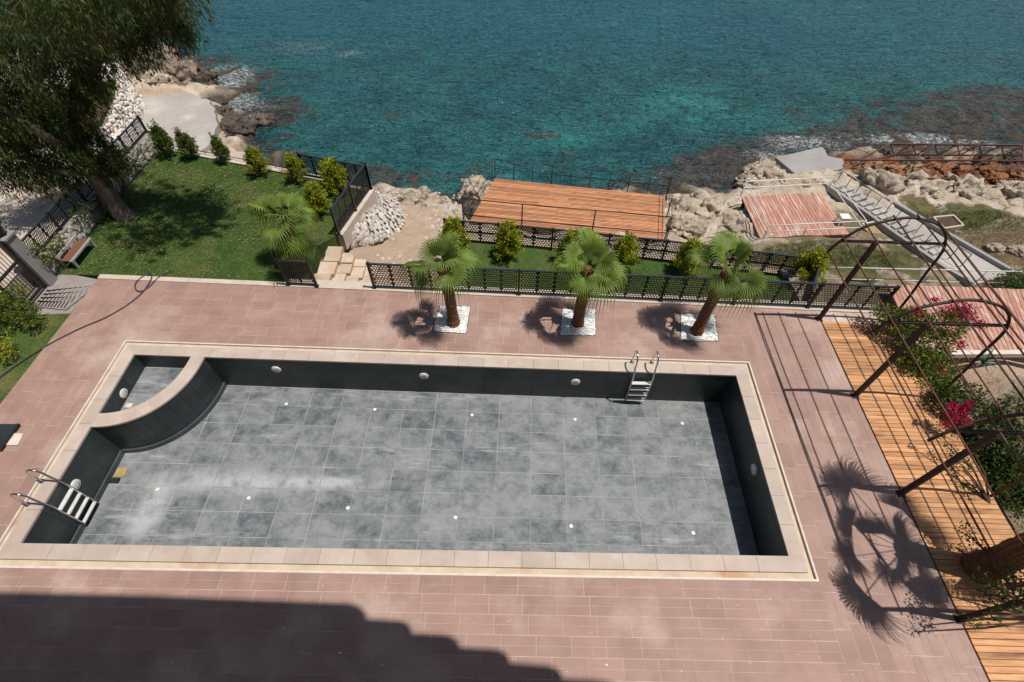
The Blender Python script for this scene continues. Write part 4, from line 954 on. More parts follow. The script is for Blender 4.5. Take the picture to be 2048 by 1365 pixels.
for f in (.05, .5, .95):
    for c in (ca, cb): q = c[0].lerp(c[1], f)+lo; chord(q, q+Vector((0, 0, -1.6)), .10, 'leg')

# ================================================================== PERGOLA
t = thing('pergola', (8.6, 4.8, 0), 'rusty arched steel pergola with long rods over plank walkway', 'pergola')
AR = [(7.07, 2.29), (7.22, 2.66), (7.51, 3.02), (8.03, 3.24), (8.45, 3.29), (8.98, 3.15), (9.31, 2.93), (9.53, 2.62), (9.64, 2.3), (9.70, 1.65), (9.80, .9), (9.88, -.35)]
arc = spline([Vector((x, 0, z)) for x, z in AR], 40)
YA = [8.87, 6.50, 4.15, 1.86]
for Y in YA:
    mb = MB(); mb.tube([Vector((p.x, Y, p.z)) for p in arc], .030, 8); part('arch', mb, M_rustdk if Y > 5 else M_rust, t, True)
    mb = MB(); mb.bar((7.24, Y, 2.63), (9.54, Y, 2.61), .045, .05); part('tie_bar', mb, M_rustdk, t)
    mb = MB(); mb.bar((8.0, Y, -.02), (8.0, Y, 2.60), .085, .085); part('post', mb, M_rustdk, t)
    mb = MB(); mb.box((7.92, Y-.08, -.015), (8.08, Y+.08, .014)); part('base_plate', mb, M_rustdk, t)
for x, z in ((7.07, 2.335), (7.23, 2.71), (7.53, 3.07), (8.03, 3.285), (8.5, 3.335), (9.02, 3.18), (9.37, 2.93), (9.585, 2.6), (9.72, 2.0), (9.79, 1.3)):
    mb = MB(); mb.tube([Vector((x+R(-.01, .01), y, z+R(-.008, .008))) for y in np.linspace(8.95, 1.76, 8)], .0165, 7); part('rod', mb, M_rust, t, True)

# ================================================================== GATE, SMALL THINGS
gx = -12.72
t = thing('gate_pillar', (gx, 9.62, 0), 'grey rendered gate pillar with a lantern at left edge', 'pillar')
mb = MB(); mb.box((gx-.16, 9.44, -.4), (gx+.12, 9.76, 1.55)); part('pillar_shaft', mb, M_pillar, t)
mb = MB(); mb.box((gx-.2, 9.40, 1.552), (gx+.16, 9.80, 1.6)); part('pillar_cap', mb, M_pillar, t)
mb = MB(); c = Vector((gx-.02, 9.6, 1.6)); mb.tube([c+Vector((0, 0, z)) for z in (.0, .03, .06, .30)], [.07, .07, .10, .15], 6); mb.tube([c+Vector((0, 0, z)) for z in (.302, .34, .42)], [.19, .15, .02], 6); part('lantern', mb, M_gate, t)
t = thing('metal_gate', (gx, 9.05, 0), 'dark metal bar gate leaf beside the grey pillar', 'gate')
mb = MB(); 
for z in (.06, .95, 1.75): mb.bar((gx, 8.55, z), (gx, 9.40, z), .05, .06)
for y in (8.55, 9.41): mb.bar((gx, y, 0), (gx, y, 1.78), .06, .07, (0, 1, 0))
part('gate_frame', mb, M_gate, t)
for k in range(8):
    y = 8.65+k*.095; mb = MB(); mb.cyl((gx, y, .07), (gx, y, 1.74), .009, 6); part('bar', mb, M_gate, t)
t = thing('bench', (-12.3, 10.6, -.04), 'old grey framed bench with brown seat against stone wall', 'bench')
mb = MB(); mb.box((-12.58, 10.1, .33), (-12.53, 11.1, .40)); part('back_rail', mb, M_conc, t)
mb = MB(); mb.box((-12.51, 10.12, .24), (-12.27, 11.08, .27)); part('seat', mb, mat('bench_seat', (.16, .07, .045), None, 4, .7), t)
mb = MB(); mb.box((-12.26, 10.1, .23), (-12.19, 11.1, .275)); part('front_rail', mb, M_concg, t)
for y in (10.16, 11.04):
    for x in (-12.555, -12.225): mb = MB(); mb.box((x-.03, y-.03, -.04), (x+.03, y+.03, .229 if x > -12.4 else .329)); part('leg', mb, M_concg, t)
hp = [(-40, 785), (20, 738), (70, 705), (120, 677), (165, 655), (210, 636), (250, 613), (280, 590), (296, 570), (304, 556), (300, 548), (288, 553), (275, 562), (270, 572), (274, 582), (286, 582), (300, 572), (312, 560), (326, 550), (342, 541)]
pts = [P(x, y, .02) for x, y in hp]
for i, p in enumerate(pts):
    if p.y > 9.75: p.z = .035
mb = MB(); mb.tube(spline(pts, 120), .017, 8); tag(part('garden_hose', mb, M_hose, None, True), 'dark garden hose snaking from the lawn over the paving', 'hose')
t = thing('pool_cover', P(0, 878), 'black flat cover lying on the paving at left edge', 'cover')
q = [P(-110, 908), P(4, 904), P(42, 851), P(-60, 851)]
mb = MB(); mb.prism([xy(p) for p in q], .004, .06); part('panel', mb, M_black, t)
mb = MB(); mb.bar(q[1]+Vector((0, 0, .065)), q[2]+Vector((0, 0, .065)), .05, .03); part('edge_trim', mb, M_dark, t)
q = [P(13, 892), P(37, 892), P(49, 869), P(29, 868)]; mb = MB(); mb.prism([xy(p) for p in q], .004, .035); tag(part('marble_slab', mb, M_lip), 'small white marble slab beside the black cover', 'slab')
t = thing('planter_box', P(1893, 448, -2.0), 'square wooden planter box filled with soil on the slope', 'planter')
q = [P(1866, 436, -1.75), P(1906, 432, -1.8), P(1926, 452, -1.8), P(1888, 458, -1.8)]
for a, b in zip(q, q[1:]+q[:1]): mb = MB(); mb.bar(a+Vector((0, 0, -.12)), b+Vector((0, 0, -.12)), .06, .32); part('board', mb, M_curb, t)
mb = MB(); mb.prism([xy(p) for p in q], -2.2, -1.82); part('soil', mb, mat('dark_soil', (.10, .055, .035), (.07, .04, .025), 5, .95, .5), t)
t = thing('plywood_sheet', P(1755, 462, -1.9), 'tan plywood sheet lying beside the stepped path', 'board')
q = [P(1722, 452, -1.9), P(1762, 444, -1.9), P(1790, 464, -1.9), P(1748, 474, -1.9)]; mb = MB(); mb.prism([xy(p) for p in q], -1.98, -1.9); part('sheet', mb, mat('plywood', (.36, .25, .14), (.30, .2, .11), 3, .8), t)
mb = MB(); mb.bar(q[0]+Vector((0, 0, .05)), q[1]+Vector((0, 0, .05)), .06, .08); part('batten', mb, M_lip, t)
t = thing('plastic_stool', P(1680, 448, ZD), 'small white plastic stool tipped on the red deck', 'stool')
c = P(1682, 447, ZD+.02); mb = MB(); mb.box((c.x-.17, c.y-.15, ZD+.30), (c.x+.17, c.y+.15, ZD+.34)); part('seat', mb, M_white, t)
for a in (-1, 1):
    for b in (-1, 1): mb = MB(); mb.bar((c.x+a*.18, c.y+b*.16, ZD), (c.x+a*.13, c.y+b*.11, ZD+.30), .03, .03); part('leg', mb, M_white, t)
mb = MB(); c = P(1572, 552, ZS); mb.box((c.x-.16, c.y-.10, ZS), (c.x+.16, c.y+.10, ZS+.14)); mb.box((c.x-.18, c.y-.12, ZS+.14), (c.x+.18, c.y+.12, ZS+.17)); tag(part('concrete_block', mb, M_concg), 'grey concrete block in the grass strip behind right palm', 'block')
# the house behind the camera: only its eaves reach the picture, as a shadow
sh = [(-200, 1178), (0, 1184), (300, 1191), (680, 1206)]
edge = []
def ev(px, py, zr): s = P(px, py); return (s.x+sd.x/sd.z*zr, s.y+sd.y/sd.z*zr)
ZR = 13.4
st = [(690, 1206), (730, 1237), (795, 1241), (820, 1266), (880, 1269), (915, 1294), (985, 1298), (1015, 1325), (1085, 1330), (1120, 1356), (1200, 1360), (1240, 1390), (1320, 1395)]
for p in sh: edge.append(ev(*p, ZR))
for a, b in zip(st[0::2], st[1::2]):
    for k in range(6):
        f = k/5*math.pi/2; edge.append(ev(a[0]+(b[0]-a[0])*math.sin(f), b[1]-(b[1]-a[1])*math.cos(f), ZR))
poly = edge+[(9.5, -1.2), (9.5, -9), (-25, -9), (-25, edge[0][1])]
t = thing('house', (-5, -5, -.5), 'house with stepped eaves whose shadow falls on the near paving', 'house')
mb = MB(); mb.prism(poly, ZR-.12, ZR); part('eaves', mb, M_terra, t)
mb = MB(); mb.box((-25, -9, -.5), (8.2, -.75, ZR-.121)); part('wall', mb, M_terra, t)
mb = MB(); mb.prism([(-25, -9), (9.3, -9), (9.3, -1.5), (-25, -1.5)], ZR+.002, [ZR+1.6, ZR+1.6, ZR+.1, ZR+.1]); part('roof', mb, M_roof, t)
for x in (-8, -4, 4):
    for z in (.3, 3.5, 6.7):
        o = MB(); o.box((x, -.748, z), (x+1.4, -.72, z+2.1)); fr_ = part('window', o, M_white, t)
        o = MB(); o.box((x+.08, -.719, z+.08), (x+1.32, -.712, z+2.02)); part('pane', o, M_glass, fr_)
# ================================================================== PLANTS
def leaf_mesh(name, m, pos, dirs, length, width, smooth=False, fold=.25):
    """many small leaves: pos (n,3) base, dirs (n,3) unit direction, length/width (n,)"""
    n = len(pos); rnd = np.random.normal(size=(n, 3)); side = np.cross(dirs, rnd); side /= np.linalg.norm(side, axis=1)[:, None]+1e-9
    nr = np.cross(side, dirs); l = length[:, None]; wd = width[:, None]
    a = pos; b = pos+dirs*l*.45+side*wd*.5+nr*wd*fold; c = pos+dirs*l; d = pos+dirs*l*.45-side*wd*.5+nr*wd*fold
    V = np.stack([a, b, c, d], 1).reshape(-1, 3); me = bpy.data.meshes.new(name)
    me.vertices.add(len(V)); me.vertices.foreach_set('co', V.ravel()); me.loops.add(4*n); me.loops.foreach_set('vertex_index', np.arange(4*n))
    me.polygons.add(n); me.polygons.foreach_set('loop_start', np.arange(0, 4*n, 4)); me.polygons.foreach_set('loop_total', np.full(n, 4))
    me.update(calc_edges=True); me.materials.append(m); return me
def unit(v): return v/(np.linalg.norm(v, axis=1)[:, None]+1e-9)
rng = np.random.default_rng(5)
def shrub_meshes(seed, m, h=1.0, rad_=.36, nst=36, per=90):
    """upright, feathery: many rising sprays with leaves, wide in the middle"""
    r = np.random.default_rng(seed); Pp = []; Dd = []; stems = MB(); stems.tube([(0, 0, -.05), (0.01, 0, h*.4), (0, .01, h*.75)], [.02, .014, .006], 6)
    for k in range(nst):
        f = (k+.5)/nst; a = k*2.4+r.uniform(-.4, .4); z0 = h*(.05+.62*f*r.uniform(.8, 1.1)); out = rad_*(1.0-.78*f)*r.uniform(.75, 1.3)
        p0 = np.array([0, 0, z0]); p1 = np.array([math.cos(a)*out*.75, math.sin(a)*out*.75, z0+h*.12]); p2 = np.array([math.cos(a)*out, math.sin(a)*out, z0+h*r.uniform(.22, .36)])
        stems.tube([p0, p1, p2], [.008, .006, .003], 4, False)
        t = r.uniform(.25, 1.0, per)[:, None]; c = (1-t)**2*p0+2*t*(1-t)*p1+t*t*p2
        c = c+r.normal(size=(per, 3))*.032; d = unit(r.normal(size=(per, 3))*.8+np.array([math.cos(a)*.35, math.sin(a)*.35, .8])); Pp.append(c); Dd.append(d)
    Pp = np.concatenate(Pp); Dd = np.concatenate(Dd); n = len(Pp)
    return leaf_mesh('foliage', m, Pp, Dd, r.uniform(.045, .085, n), r.uniform(.020, .036, n)), stems.mesh('stem', M_stem)
SHR = [shrub_meshes(k, M_shrub) for k in (1, 2, 3)]; SHD = [shrub_meshes(k, M_shrubd) for k in (11, 12)]
def shrub(px, py, z, top, label, group, kinds, wdt=1.0, leanx=0):
    p = P(px, py, z); h = 1.0
    for k in range(20, 220):
        if px_of(p+Vector((0, 0, k*.01)))[1] <= top: h = k*.01; break
    fm, sm = random.choice(kinds); t = thing('golden_shrub', p, label, 'shrub', group, R(0, 6.28)); t.scale = (wdt*h*1.0, wdt*h*1.0, h*.96)
    link('foliage', fm, t); link('stem', sm, t)
L1 = 'shrubs along the sea edge of the lawn'; L2 = 'shrubs in the narrow lawn strip'
shrub(341, 312, -.035, 243, 'dark green shrub on lawn edge nearest the stone wall', L1, SHD, .85)
shrub(388, 318, -.035, 256, 'second shrub from the stone wall on the sea edge of lawn', L1, SHD, .85)
shrub(452, 326, -.035, 268, 'thin third shrub from stone wall on the sea edge of lawn', L1, SHD, .75)
shrub(523, 350, -.035, 290, 'fourth shrub from stone wall, yellow green, on lawn edge', L1, SHR)
shrub(597, 362, -.035, 303, 'fifth shrub from the stone wall, before the corner fence', L1, SHR)
shrub(676, 384, -.035, 312, 'golden shrub in the far corner of lawn by mesh fence', L1, SHR, 1.05)
shrub(642, 428, -.035, 362, 'golden shrub on the lawn just behind the lawn palm', L1, SHR, 1.0)
shrub(912, 508, ZS, 430, 'golden shrub at left end of the strip, behind left palm', L2, SHR, .85)
shrub(1018, 514, ZS, 438, 'golden shrub standing free between left and middle palms', L2, SHR, .9)
shrub(1136, 524, ZS, 455, 'golden shrub hidden behind the middle palm crown', L2, SHR, .8)
shrub(1244, 534, ZS, 466, 'golden shrub just right of the middle palm crown', L2, SHR, 1.0)
shrub(1368, 545, ZS, 473, 'golden shrub just left of the right palm crown', L2, SHR, .9)
shrub(1604, 563, ZS, 494, 'golden shrub in the right end corner of the strip', L2, SHR, 1.05)
# ---- fan palms
def frond_mesh(seed, elev, pet=.40, blade=.62, nl=28, droop=.5, web=1.0):
    """fan leaf on its stalk, already tilted to its elevation so that the tips hang straight down"""
    r = np.random.default_rng(seed); v = []; f = []
    roll = r.uniform(-.7, .7); ce, se = math.cos(rad(elev)), math.sin(rad(elev)); cr, sr = math.cos(roll), math.sin(roll)
    bend = rad(r.uniform(10, 38))       # the blade nods forward from the stalk
    def add(p): v.append(tuple(p)); return len(v)-1
    def world(p, arc=0.0):
        x, y, z = p; y, z = cr*y-sr*z, sr*y+cr*z
        return np.array([ce*x-se*z, y, se*x+ce*z])
    n = 7; pts = [np.array([pet*t, 0, .05*pet*math.sin(t*2.2)]) for t in np.linspace(0, 1, n)]
    for i in range(n-1):
        wd = .013*(1-.4*i/n); a = [add(world(pts[i]+d)) for d in ([0, -wd, 0], [0, 0, wd*.8], [0, wd, 0])]+[add(world(pts[i+1]+d)) for d in ([0, -wd, 0], [0, 0, wd*.8], [0, wd, 0])]
        f += [(a[0], a[3], a[4], a[1]), (a[1], a[4], a[5], a[2]), (a[0], a[2], a[5], a[3])]
    hub = pts[-1]; span = rad(r.uniform(105, 128)); cb, sb = math.cos(bend), math.sin(bend)
    for k in range(nl):
        s = (k+.5)/nl*2-1; an = s*span; L = blade*(1-.15*abs(s)**2)*r.uniform(.93, 1.06); half = span/nl
        rows = []; dr = droop*r.uniform(.75, 1.3)
        for t, wf in ((.0, .0), (.25, 1), (.48, 1), (.62, .72), (.76, .44), (.89, .22), (1.03, .03)):
            rr = L*t; loc = []
            fold = .16*abs(math.sin(an))*rr          # the fan is cupped
            wd = min(rr, L*.50)*math.tan(half)*(wf if t < .3 else wf*web)
            for o, pl in ((-wd, -.008*wf), (0, .010*wf), (wd, -.008*wf)):
                x = math.cos(an)*rr-math.sin(an)*o; y = math.sin(an)*rr+math.cos(an)*o; z = pl+fold
                x, z = cb*x+sb*z, -sb*x+cb*z
                w_ = world(hub+np.array([x, y, z])); h = max(0, t-.45); w_[2] -= dr*L*h*h*2.6; k_ = 1-.55*min(1, dr*h*1.5)
                c_ = world(hub); w_[0] = c_[0]+(w_[0]-c_[0])*lerp(1, k_, h); w_[1] = c_[1]+(w_[1]-c_[1])*lerp(1, k_, h); loc.append(add(w_))
            rows.append(loc)
        for a, b in zip(rows, rows[1:]): f += [(a[0], b[0], b[1], a[1]), (a[1], b[1], b[2], a[2])]
    me = bpy.data.meshes.new('frond'); me.from_pydata(v, [], f); me.materials.append(M_frond); me.polygons.foreach_set('use_smooth', [True]*len(me.polygons)); return me
FR = [frond_mesh(k, e, pet=p, droop=d, web=.8) for k, (e, p, d) in enumerate(((84, .30, .5), (68, .38, .8), (60, .34, .6), (48, .42, .9), (42, .44, 1.1), (30, .40, .9), (22, .46, 1.2), (8, .44, 1.3), (-8, .42, 1.5), (52, .36, .7), (15, .48, 1.0)))]
FRL = [frond_mesh(20+k, e, pet=p, blade=.85, nl=38, droop=.95, web=.9) for k, (e, p) in enumerate(((75, .7), (48, .95), (35, 1.1), (20, 1.0), (8, 1.2), (0, .9), (-12, 1.1), (-25, .9), (28, 1.2), (-35, .8), (15, .8)))]
def trunk_mesh(h, r0, r1, seed, lean=(0, 0)):
    random.seed(seed); mb = MB(); n = 16; m = max(12, int(h*16)); vs = []
    for j in range(m+1):
        t = j/m; rr = lerp(r0, r1, t)*(1.25-.25*min(1, t*5)) * (1+.05*(j % 2))
        cx, cy = lean[0]*t*t, lean[1]*t*t
        for k in range(n):
            a = 2*math.pi*k/n; q = rr*(1+R(-.07, .07)); vs.append((cx+q*math.cos(a), cy+q*math.sin(a), t*h-.03))
    mb.add(vs, [(j*n+k, j*n+(k+1) % n, (j+1)*n+(k+1) % n, (j+1)*n+k) for j in range(m) for k in range(n)]+[tuple(range(m*n, m*n+n))])
    # old leaf bases near the top
    for k in range(int(26)):
        t = R(.55, 1.0); a = k*2.4; rr = lerp(r0, r1, t); c = Vector((lean[0]*t*t, lean[1]*t*t, t*h)); d = Vector((math.cos(a), math.sin(a), 0))
        mb.bar(c+d*rr*.8, c+d*(rr+.035)+Vector((0, 0, .09)), .05, .014)
    return mb.mesh('trunk', M_trunkp, False)
def palm(px, py, z, h, label, seed, group, fr=FR, nf=11, sc=1.0, lean=(0, 0), r0=.135, r1=.115, elev=(82, 14), loc=None, svar=(.85, 1.12)):
    p = loc if loc is not None else P(px, py, z); t = thing('fan_palm', p, label, 'palm tree', group)
    link('trunk', trunk_mesh(h, r0, r1, seed, lean), t); random.seed(seed*13+1); top = Vector((lean[0], lean[1], h))
    order = list(range(len(fr))); random.shuffle(order)
    for k in range(nf):
        a = k*2.39996+seed+R(-.25, .25)
        link('frond', fr[order[k % len(fr)]], t, top+Vector((math.cos(a)*.05, math.sin(a)*.05, -.03)), (0, 0, a), sc*R(*svar))
    random.seed(seed)
PG = 'young palms in white pebble beds'
palm(907, 647, .01, 1.95, 'left fan palm of three in a row, in pebble bed', 3, PG, lean=(-.08, 0), sc=1.08, nf=9)
palm(1155, 648, .01, 2.0, 'middle fan palm of three in a row, in pebble bed', 5, PG, lean=(.05, .05), sc=1.05, nf=10)
palm(1393, 664, .01, 2.05, 'right fan palm of three, its trunk leaning right', 8, PG, lean=(.14, .15), sc=1.12, nf=9)
palm(606, 527, -.035, 1.45, 'fan palm on the lawn beside the stone steps', 9, None, sc=1.14, r0=.12, r1=.11)
palm(0, 0, 0, 4.3, 'tall palm at right edge whose shadow covers the walkway', 4, None, fr=FRL, nf=14, sc=1.12, svar=(.6, 1.2), lean=(0, .15), r0=.24, r1=.19, loc=Vector((8.80, 2.72, -.3)), elev=(86, -40))
# pebble beds
for i, (q, lb) in enumerate((([(879, 613), (941, 614), (932, 668), (866, 664)], 'white pebble bed round the left palm'), ([(1124, 619), (1191, 619), (1191, 672), (1120, 672)], 'white pebble bed round the middle palm'), ([(1361, 629), (1428, 630), (1437, 683), (1361, 682)], 'white pebble bed round the right palm'))):
    Q = [P(*a) for a in q][::-1]; c = (Q[0]+Q[2])/2; t = thing('pebble_bed', c, lb, 'pebble bed', 'pebble beds of the palms')
    mb = MB(); mb.prism([xy(p) for p in Q], .002, .008); part('bed', mb, M_pebble, t)
    for a, b in zip(Q, Q[1:]+Q[:1]): mb = MB(); mb.bar(a+Vector((0, 0, .006)), b+Vector((0, 0, .006)), .012, .012); part('edging', mb, M_dark, t)
    mb = MB(); base = [tuple(v.co) for v in STN[1].vertices]; fc = [tuple(p.vertices) for p in STN[1].polygons]
    for k in range(1000):
        p = bil(Q, R(.015, .985), R(.02, .98)); s = R(.014, .027); a = R(0, 6.28); cc, ss = math.cos(a), math.sin(a); zz = R(.012, .030); kx = R(.7, 1.3)
        mb.add([(p.x+s*(cc*x*kx-ss*y), p.y+s*(ss*x*kx+cc*y), zz+s*.6*z) for x, y, z in base], fc, R(0, 1))
    tag(part('pebbles', mb, M_pebble, t), kind='stuff')
# ---- leaf-cloud bushes
def cloud(blobs, per, ln, wd, m, name='foliage', seed=1, updir=.3, shell=.55):
    r = np.random.default_rng(seed); Pp = []; Dd = []
    for (x, y, z, rx, rz) in blobs:
        n = int(1.9*per*(rx/.5)**2); u = unit(r.normal(size=(n, 3))); k = r.uniform(shell, 1.05, n)[:, None]
        lump = 1+.22*np.sin(u[:, :1]*7+seed)*np.cos(u[:, 1:2]*6+x)
        Pp.append(np.array([x, y, z])+u*k*lump*np.array([rx, rx, rz])); Dd.append(unit(u*.6+r.normal(size=(n, 3))*.7+np.array([0, 0, updir])))
    Pp = np.concatenate(Pp); Dd = np.concatenate(Dd); n = len(Pp)
    return leaf_mesh(name, m, Pp, Dd, r.uniform(.7, 1.2, n)*ln, r.uniform(.7, 1.2, n)*wd)
def bush(name, label, cat, base, blobs, per, ln, wd, m, seed, flowers=None, group=None, fl_per=700):
    t = thing(name, base, label, cat, group); b = base
    link('foliage', cloud([(x-b.x, y-b.y, z-b.z, rx, rz) for x, y, z, rx, rz in blobs], per, ln, wd, m, seed=seed), t)
    mb = MB()
    for i, (x, y, z, rx, rz) in enumerate(blobs):
        q = Vector((x, y, z)); mid = b.lerp(q, .5)+Vector((R(-.1, .1), R(-.1, .1), .1)); mb.tube([b, mid, q, q+Vector((R(-.2, .2), R(-.2, .2), rz*.8))], [.025, .018, .010, .004], 5)
    part('stem', mb, M_stem, t)
    if flowers: tag(link('flowers', cloud([(x-b.x, y-b.y, z-b.z, rx, rz) for x, y, z, rx, rz in flowers], fl_per, .05, .045, M_pink, 'flowers', seed+50, shell=.2), t), kind='stuff')
def at(px, py, Y): v = onY(px, py, Y); return v
def blx(px, py, r): v = onX(px, py, -12.6); return (v.x, v.y, v.z, r, r*.8)
def bl(px, py, Y, r, rz=None): v = onY(px, py, Y); return (v.x, v.y, v.z, r, rz or r*.8)
bush('bougainvillea', 'green bougainvillea with pink flowers inside the pergola, far end', 'shrub', Vector((10.0, 7.3, -.3)),
     [bl(1775, 630, 8.6, .34), bl(1810, 650, 8.3, .42), bl(1850, 690, 7.8, .58), bl(1870, 740, 7.3, .52), bl(1850, 770, 7.0, .5), bl(1900, 650, 8.0, .38), bl(1835, 640, 8.5, .34), bl(1885, 790, 6.8, .4), bl(1835, 725, 7.4, .4)], 760, .075, .045, M_bushl, 3,
     [bl(1925, 625, 8.2, .34, .18), bl(1900, 632, 8.25, .28, .16), bl(1830, 625, 8.5, .18, .10), bl(1960, 650, 8.0, .16, .1), bl(1870, 600, 8.6, .1), bl(1880, 740, 7.2, .15), bl(1920, 690, 7.6, .14)])
bush('bougainvillea', 'bougainvillea with big magenta flower cluster, middle of pergola', 'shrub', Vector((10.15, 5.6, -.3)),
     [bl(1895, 800, 6.3, .38), bl(1930, 790, 6.2, .36), bl(1960, 830, 5.8, .42), bl(1900, 850, 5.9, .34), bl(1990, 850, 5.6, .4), bl(2030, 830, 5.7, .4)], 620, .07, .042, M_bush, 7,
     [bl(1905, 812, 5.8, .13), bl(1922, 820, 5.75, .15), bl(1930, 838, 5.6, .12), bl(1908, 835, 5.65, .15), bl(1893, 848, 5.6, .12), bl(1940, 808, 5.8, .10), bl(1912, 855, 5.5, .10), bl(1890, 825, 5.8, .08), bl(1932, 815, 6.0, .16)], fl_per=620)
bush('dark_bush', 'big dark green bush at right edge beneath the pergola', 'shrub', Vector((10.4, 4.2, -.3)),
     [bl(1985, 905, 5.2, .45), bl(2035, 900, 5.1, .5), bl(1975, 955, 4.7, .45), bl(2020, 960, 4.6, .55), bl(1985, 1010, 4.2, .45), bl(2040, 1010, 4.2, .6), bl(2010, 1050, 3.9, .4), bl(2070, 960, 4.6, .6)], 620, .085, .045, M_bush, 9)
bush('vine', 'straggling vine with dark leaves over the walkway, lower right', 'vine', Vector((9.6, 1.9, -.02)),
     [bl(1960, 1160, 2.4, .16), bl(2000, 1150, 2.3, .22), bl(2040, 1160, 2.2, .28), bl(1985, 1190, 2.0, .2), bl(2030, 1195, 1.9, .24), bl(1950, 1250, 1.6, .10), bl(1985, 1235, 1.7, .12), bl(1910, 1095, 2.9, .10), bl(1930, 1060, 3.2, .14), bl(1950, 1085, 3.0, .14)], 330, .06, .035, M_bush, 12)
bush('vine', 'small leafy vine hanging on the walkway side of dark bush', 'vine', Vector((9.75, 4.0, -.02)),
     [bl(1900, 900, 5.0, .14), bl(1925, 930, 4.7, .18), bl(1910, 960, 4.5, .14), bl(1935, 985, 4.2, .2), bl(1880, 870, 5.2, .10), bl(1945, 900, 5.0, .18)], 330, .06, .035, M_bush, 14)
bush('green_bush', 'dark green bush at right edge beyond the pipe railing', 'shrub', Vector((14.7, 11.2, -1.2)), [bl(2015, 575, 11.3, .45), bl(2045, 590, 11.0, .5), bl(2070, 575, 11.3, .5), bl(2035, 560, 11.6, .4)], 480, .07, .04, M_bush, 15)
bush('hedge_bush', 'leafy bush beside the gate at the left edge', 'shrub', Vector((-13.35, 8.5, -.05)), [bl(15, 615, 8.30, .38), bl(45, 625, 8.10, .32), bl(5, 650, 7.90, .34), bl(60, 640, 7.90, .2), bl(-20, 610, 8.30, .4), bl(30, 590, 8.50, .28)], 560, .07, .042, M_shrubd, 17)
bush('hedge_bush', 'small yellow green bush on the side lawn, left edge', 'shrub', Vector((-13.0, 7.0, -.05)), [bl(-5, 690, 7.15, .26), bl(8, 705, 6.95, .2), bl(-25, 700, 7.05, .3)], 560, .06, .04, M_shrub, 18)
bush('wall_creeper', 'light green creeper growing over the stone wall by the gate', 'creeper', Vector((-12.68, 10.6, -.02)), [blx(75, 495, .18), blx(95, 510, .2), blx(85, 525, .14), blx(110, 490, .18), blx(60, 500, .12), blx(100, 530, .12), blx(120, 475, .14)], 420, .06, .04, M_bushl, 19)
bush('wall_creeper', 'dark creeper on the stone wall behind the tree trunk', 'creeper', Vector((-12.68, 13.6, -.02)), [blx(160, 420, .3), blx(215, 385, .32), blx(200, 430, .25), blx(270, 330, .25), blx(205, 400, .25), blx(240, 340, .3), blx(255, 310, .3), blx(170, 440, .25), blx(285, 300, .2), blx(225, 310, .3)], 380, .06, .035, M_bush, 21)
# agave
t = thing('agave', P(1965, 725, -.3), 'grey green spiky agave in bare soil behind pergola', 'agave'); o0 = t.location.copy()
for k in range(16):
    a = k*2.4; e = rad(lerp(75, 15, k/15)); L = R(.35, .5); mb = MB(); d = Vector((math.cos(a), math.sin(a), 0)); s = Vector((-d.y, d.x, 0)); rows = []
    for f, wf in ((0, .6), (.4, 1), (.8, .5), (1, .03)): c = o0+d*(math.cos(e)*L*f)+Vector((0, 0, math.sin(e)*L*f-.10*f*f)); rows += [c-s*.03*wf, c-Vector((0, 0, .012*wf)), c+s*.03*wf]
    mb.add(rows, [(i*3+j, i*3+j+1, i*3+j+4, i*3+j+3) for i in range(3) for j in range(2)]); part('leaf', mb, M_agave, t)
# rough grass on the right slope
SL = [xy(P(*a, -1.6)) for a in ((1490, 520), (1640, 530), (1780, 550), (1780, 500), (1690, 470), (1540, 490))]
grass(SL, 0, 7000, 'rough_grass', 'rough grass on the slope behind the lawn strip', M_blade, (.05, .13), zf=lambda x, y: terr(x, y))
SL = [xy(P(*a, -2.0)) for a in ((1830, 420), (1990, 425), (2060, 440), (2060, 470), (1900, 480), (1840, 460))]
grass(SL, 0, 6000, 'rough_grass', 'rough grass on the slope right of stepped path', M_blade, (.05, .13), zf=lambda x, y: terr(x, y))
SL = [xy(P(*a, -1.7)) for a in ((1930, 470), (2060, 455), (2060, 545), (2000, 540), (1930, 500))]
grass(SL, 0, 6000, 'dry_grass', 'dry straw coloured grass at right edge of the slope', MATS['straw'], (.04, .12), zf=lambda x, y: terr(x, y))
SL = [xy(P(*a, -.35)) for a in ((1930, 720), (2060, 715), (2060, 850), (2000, 850))]
grass(SL, -.35, 2500, 'dry_grass', 'sparse dry weeds on bare soil under the pergola', MATS['straw'], (.03, .10), zf=lambda x, y: terr(x, y))
# ---- the big eucalyptus
TB = Vector((-12.05, 12.45, -.1)); t = thing('eucalyptus_tree', TB, 'big old eucalyptus leaning over the lawn, top left', 'tree'); random.seed(31)
Yt = 12.5
tp = [TB+Vector((0.02, 0, -.1)), onY(232, 415, Yt), onY(205, 372, 12.55), onY(178, 338, 12.6), onY(150, 308, 12.7)]
mb = MB(); mb.tube(spline(tp, 16), [lerp(.29, .19, k/16)*(1.25 if k == 0 else 1) for k in range(17)], 14)
limbs = [[tp[-1], onY(100, 260, 12.9), onY(50, 190, 13.1), onY(10, 100, 13.3)], [tp[-1], onY(110, 285, 12.2), onY(40, 240, 11.9), onY(-60, 180, 11.6)], [tp[-2], onY(150, 260, 13.0), onY(150, 180, 13.2), onY(170, 90, 13.2), onY(220, 20, 13)],
         [onY(150, 180, 13.2), onY(240, 60, 13.0), onY(310, -20, 12.8)], [onY(50, 190, 13.1), onY(110, 100, 12.8), onY(150, 20, 12.6)], [onY(178, 338, 12.6), onY(140, 345, 12.2), onY(90, 335, 12.0), onY(30, 330, 11.8)]]
for l in limbs: mb.tube(spline(l, 10), [lerp(.16, .035, k/10) for k in range(11)], 8)
part('trunk', mb, M_bark, t, True)
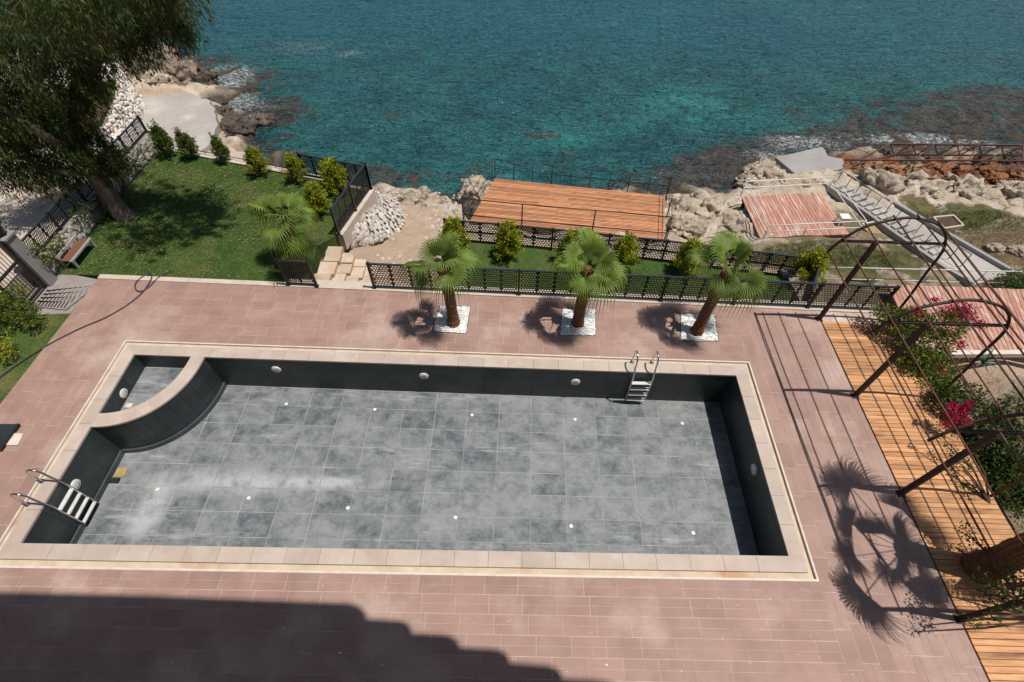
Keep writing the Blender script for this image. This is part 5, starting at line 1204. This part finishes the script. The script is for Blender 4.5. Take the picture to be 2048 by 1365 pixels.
EB = []   # blobs of foliage px, py, Y, radius, strands
for e in ((40, 30, 13.0, 1.2), (110, 30, 12.8, 1.1), (180, 20, 13.0, 1.0), (250, 10, 12.9, .85), (300, 0, 12.8, .7), (330, 8, 12.7, .5), (345, 26, 12.6, .32), (280, 40, 12.7, .35), (70, 110, 12.9, 1.1), (140, 100, 13.0, .9), (10, 110, 12.5, 1.2), (200, 60, 13.1, .65), (235, 45, 12.8, .5),
          (30, 190, 12.6, 1.0), (100, 190, 13.0, .8), (155, 170, 13.0, .6), (-40, 180, 12.0, 1.2), (60, 260, 12.4, .7), (120, 255, 12.8, .6), (160, 235, 13.1, .45), (10, 280, 12.0, .8), (-60, 280, 11.6, 1.0), (90, 315, 12.2, .45), (40, 325, 11.9, .5), (150, 300, 12.4, .35), (-20, 330, 11.6, .6), (180, 150, 13.1, .4), (215, 300, 12.7, .3), (190, 270, 12.9, .3), (-80, 60, 12.4, 1.4), (-120, 180, 11.8, 1.3), (320, -50, 12.5, .75), (240, -60, 12.8, 1.1), (120, -60, 13, 1.4), (120, -60, 11.2, 1.1), (200, -75, 11.6, 1.1), (60, -20, 11.4, 1.0), (270, -120, 11.9, .95), (130, 285, 12.3, .5), (175, 300, 12.5, .35), (110, 330, 12.1, .4), (70, 340, 11.9, .4), (195, 320, 12.6, .25)):
    v = onY(*e[:3]); EB.append((v, e[3]))
r = np.random.default_rng(77); Pp = []; Dd = []; tw = MB()
for v, rr in EB:
    ns = int(14+38*rr*rr)
    for k in range(ns):
        u = r.normal(size=3); u /= np.linalg.norm(u); s = np.array(v)+u*rr*r.uniform(.25, 1.0)*np.array([1, 1, .8]); L = r.uniform(.35, .85)
        sway = np.array([r.normal()*.16, r.normal()*.16, -1]); n = int(42*L/.6); tt = r.uniform(0, 1, n)[:, None]
        c = s+sway*L*tt+r.normal(size=(n, 3))*.07*(1-.4*tt); Pp.append(c); Dd.append(unit(np.array([0, 0, -1.0])+r.normal(size=(n, 3))*.45+np.array([u[0], u[1], 0])*.3))
        if k % 3 == 0: tw.tube([np.array(v)+(s-np.array(v))*.5, s, s+sway*L*.8], [.009, .006, .003], 4, False)
Pp = np.concatenate(Pp)-np.array(TB); Dd = np.concatenate(Dd); n = len(Pp)
link('crown', leaf_mesh('crown', M_euc, Pp, Dd, r.uniform(.10, .19, n), r.uniform(.018, .032, n)), t)
part('twigs', tw, M_stem, t)
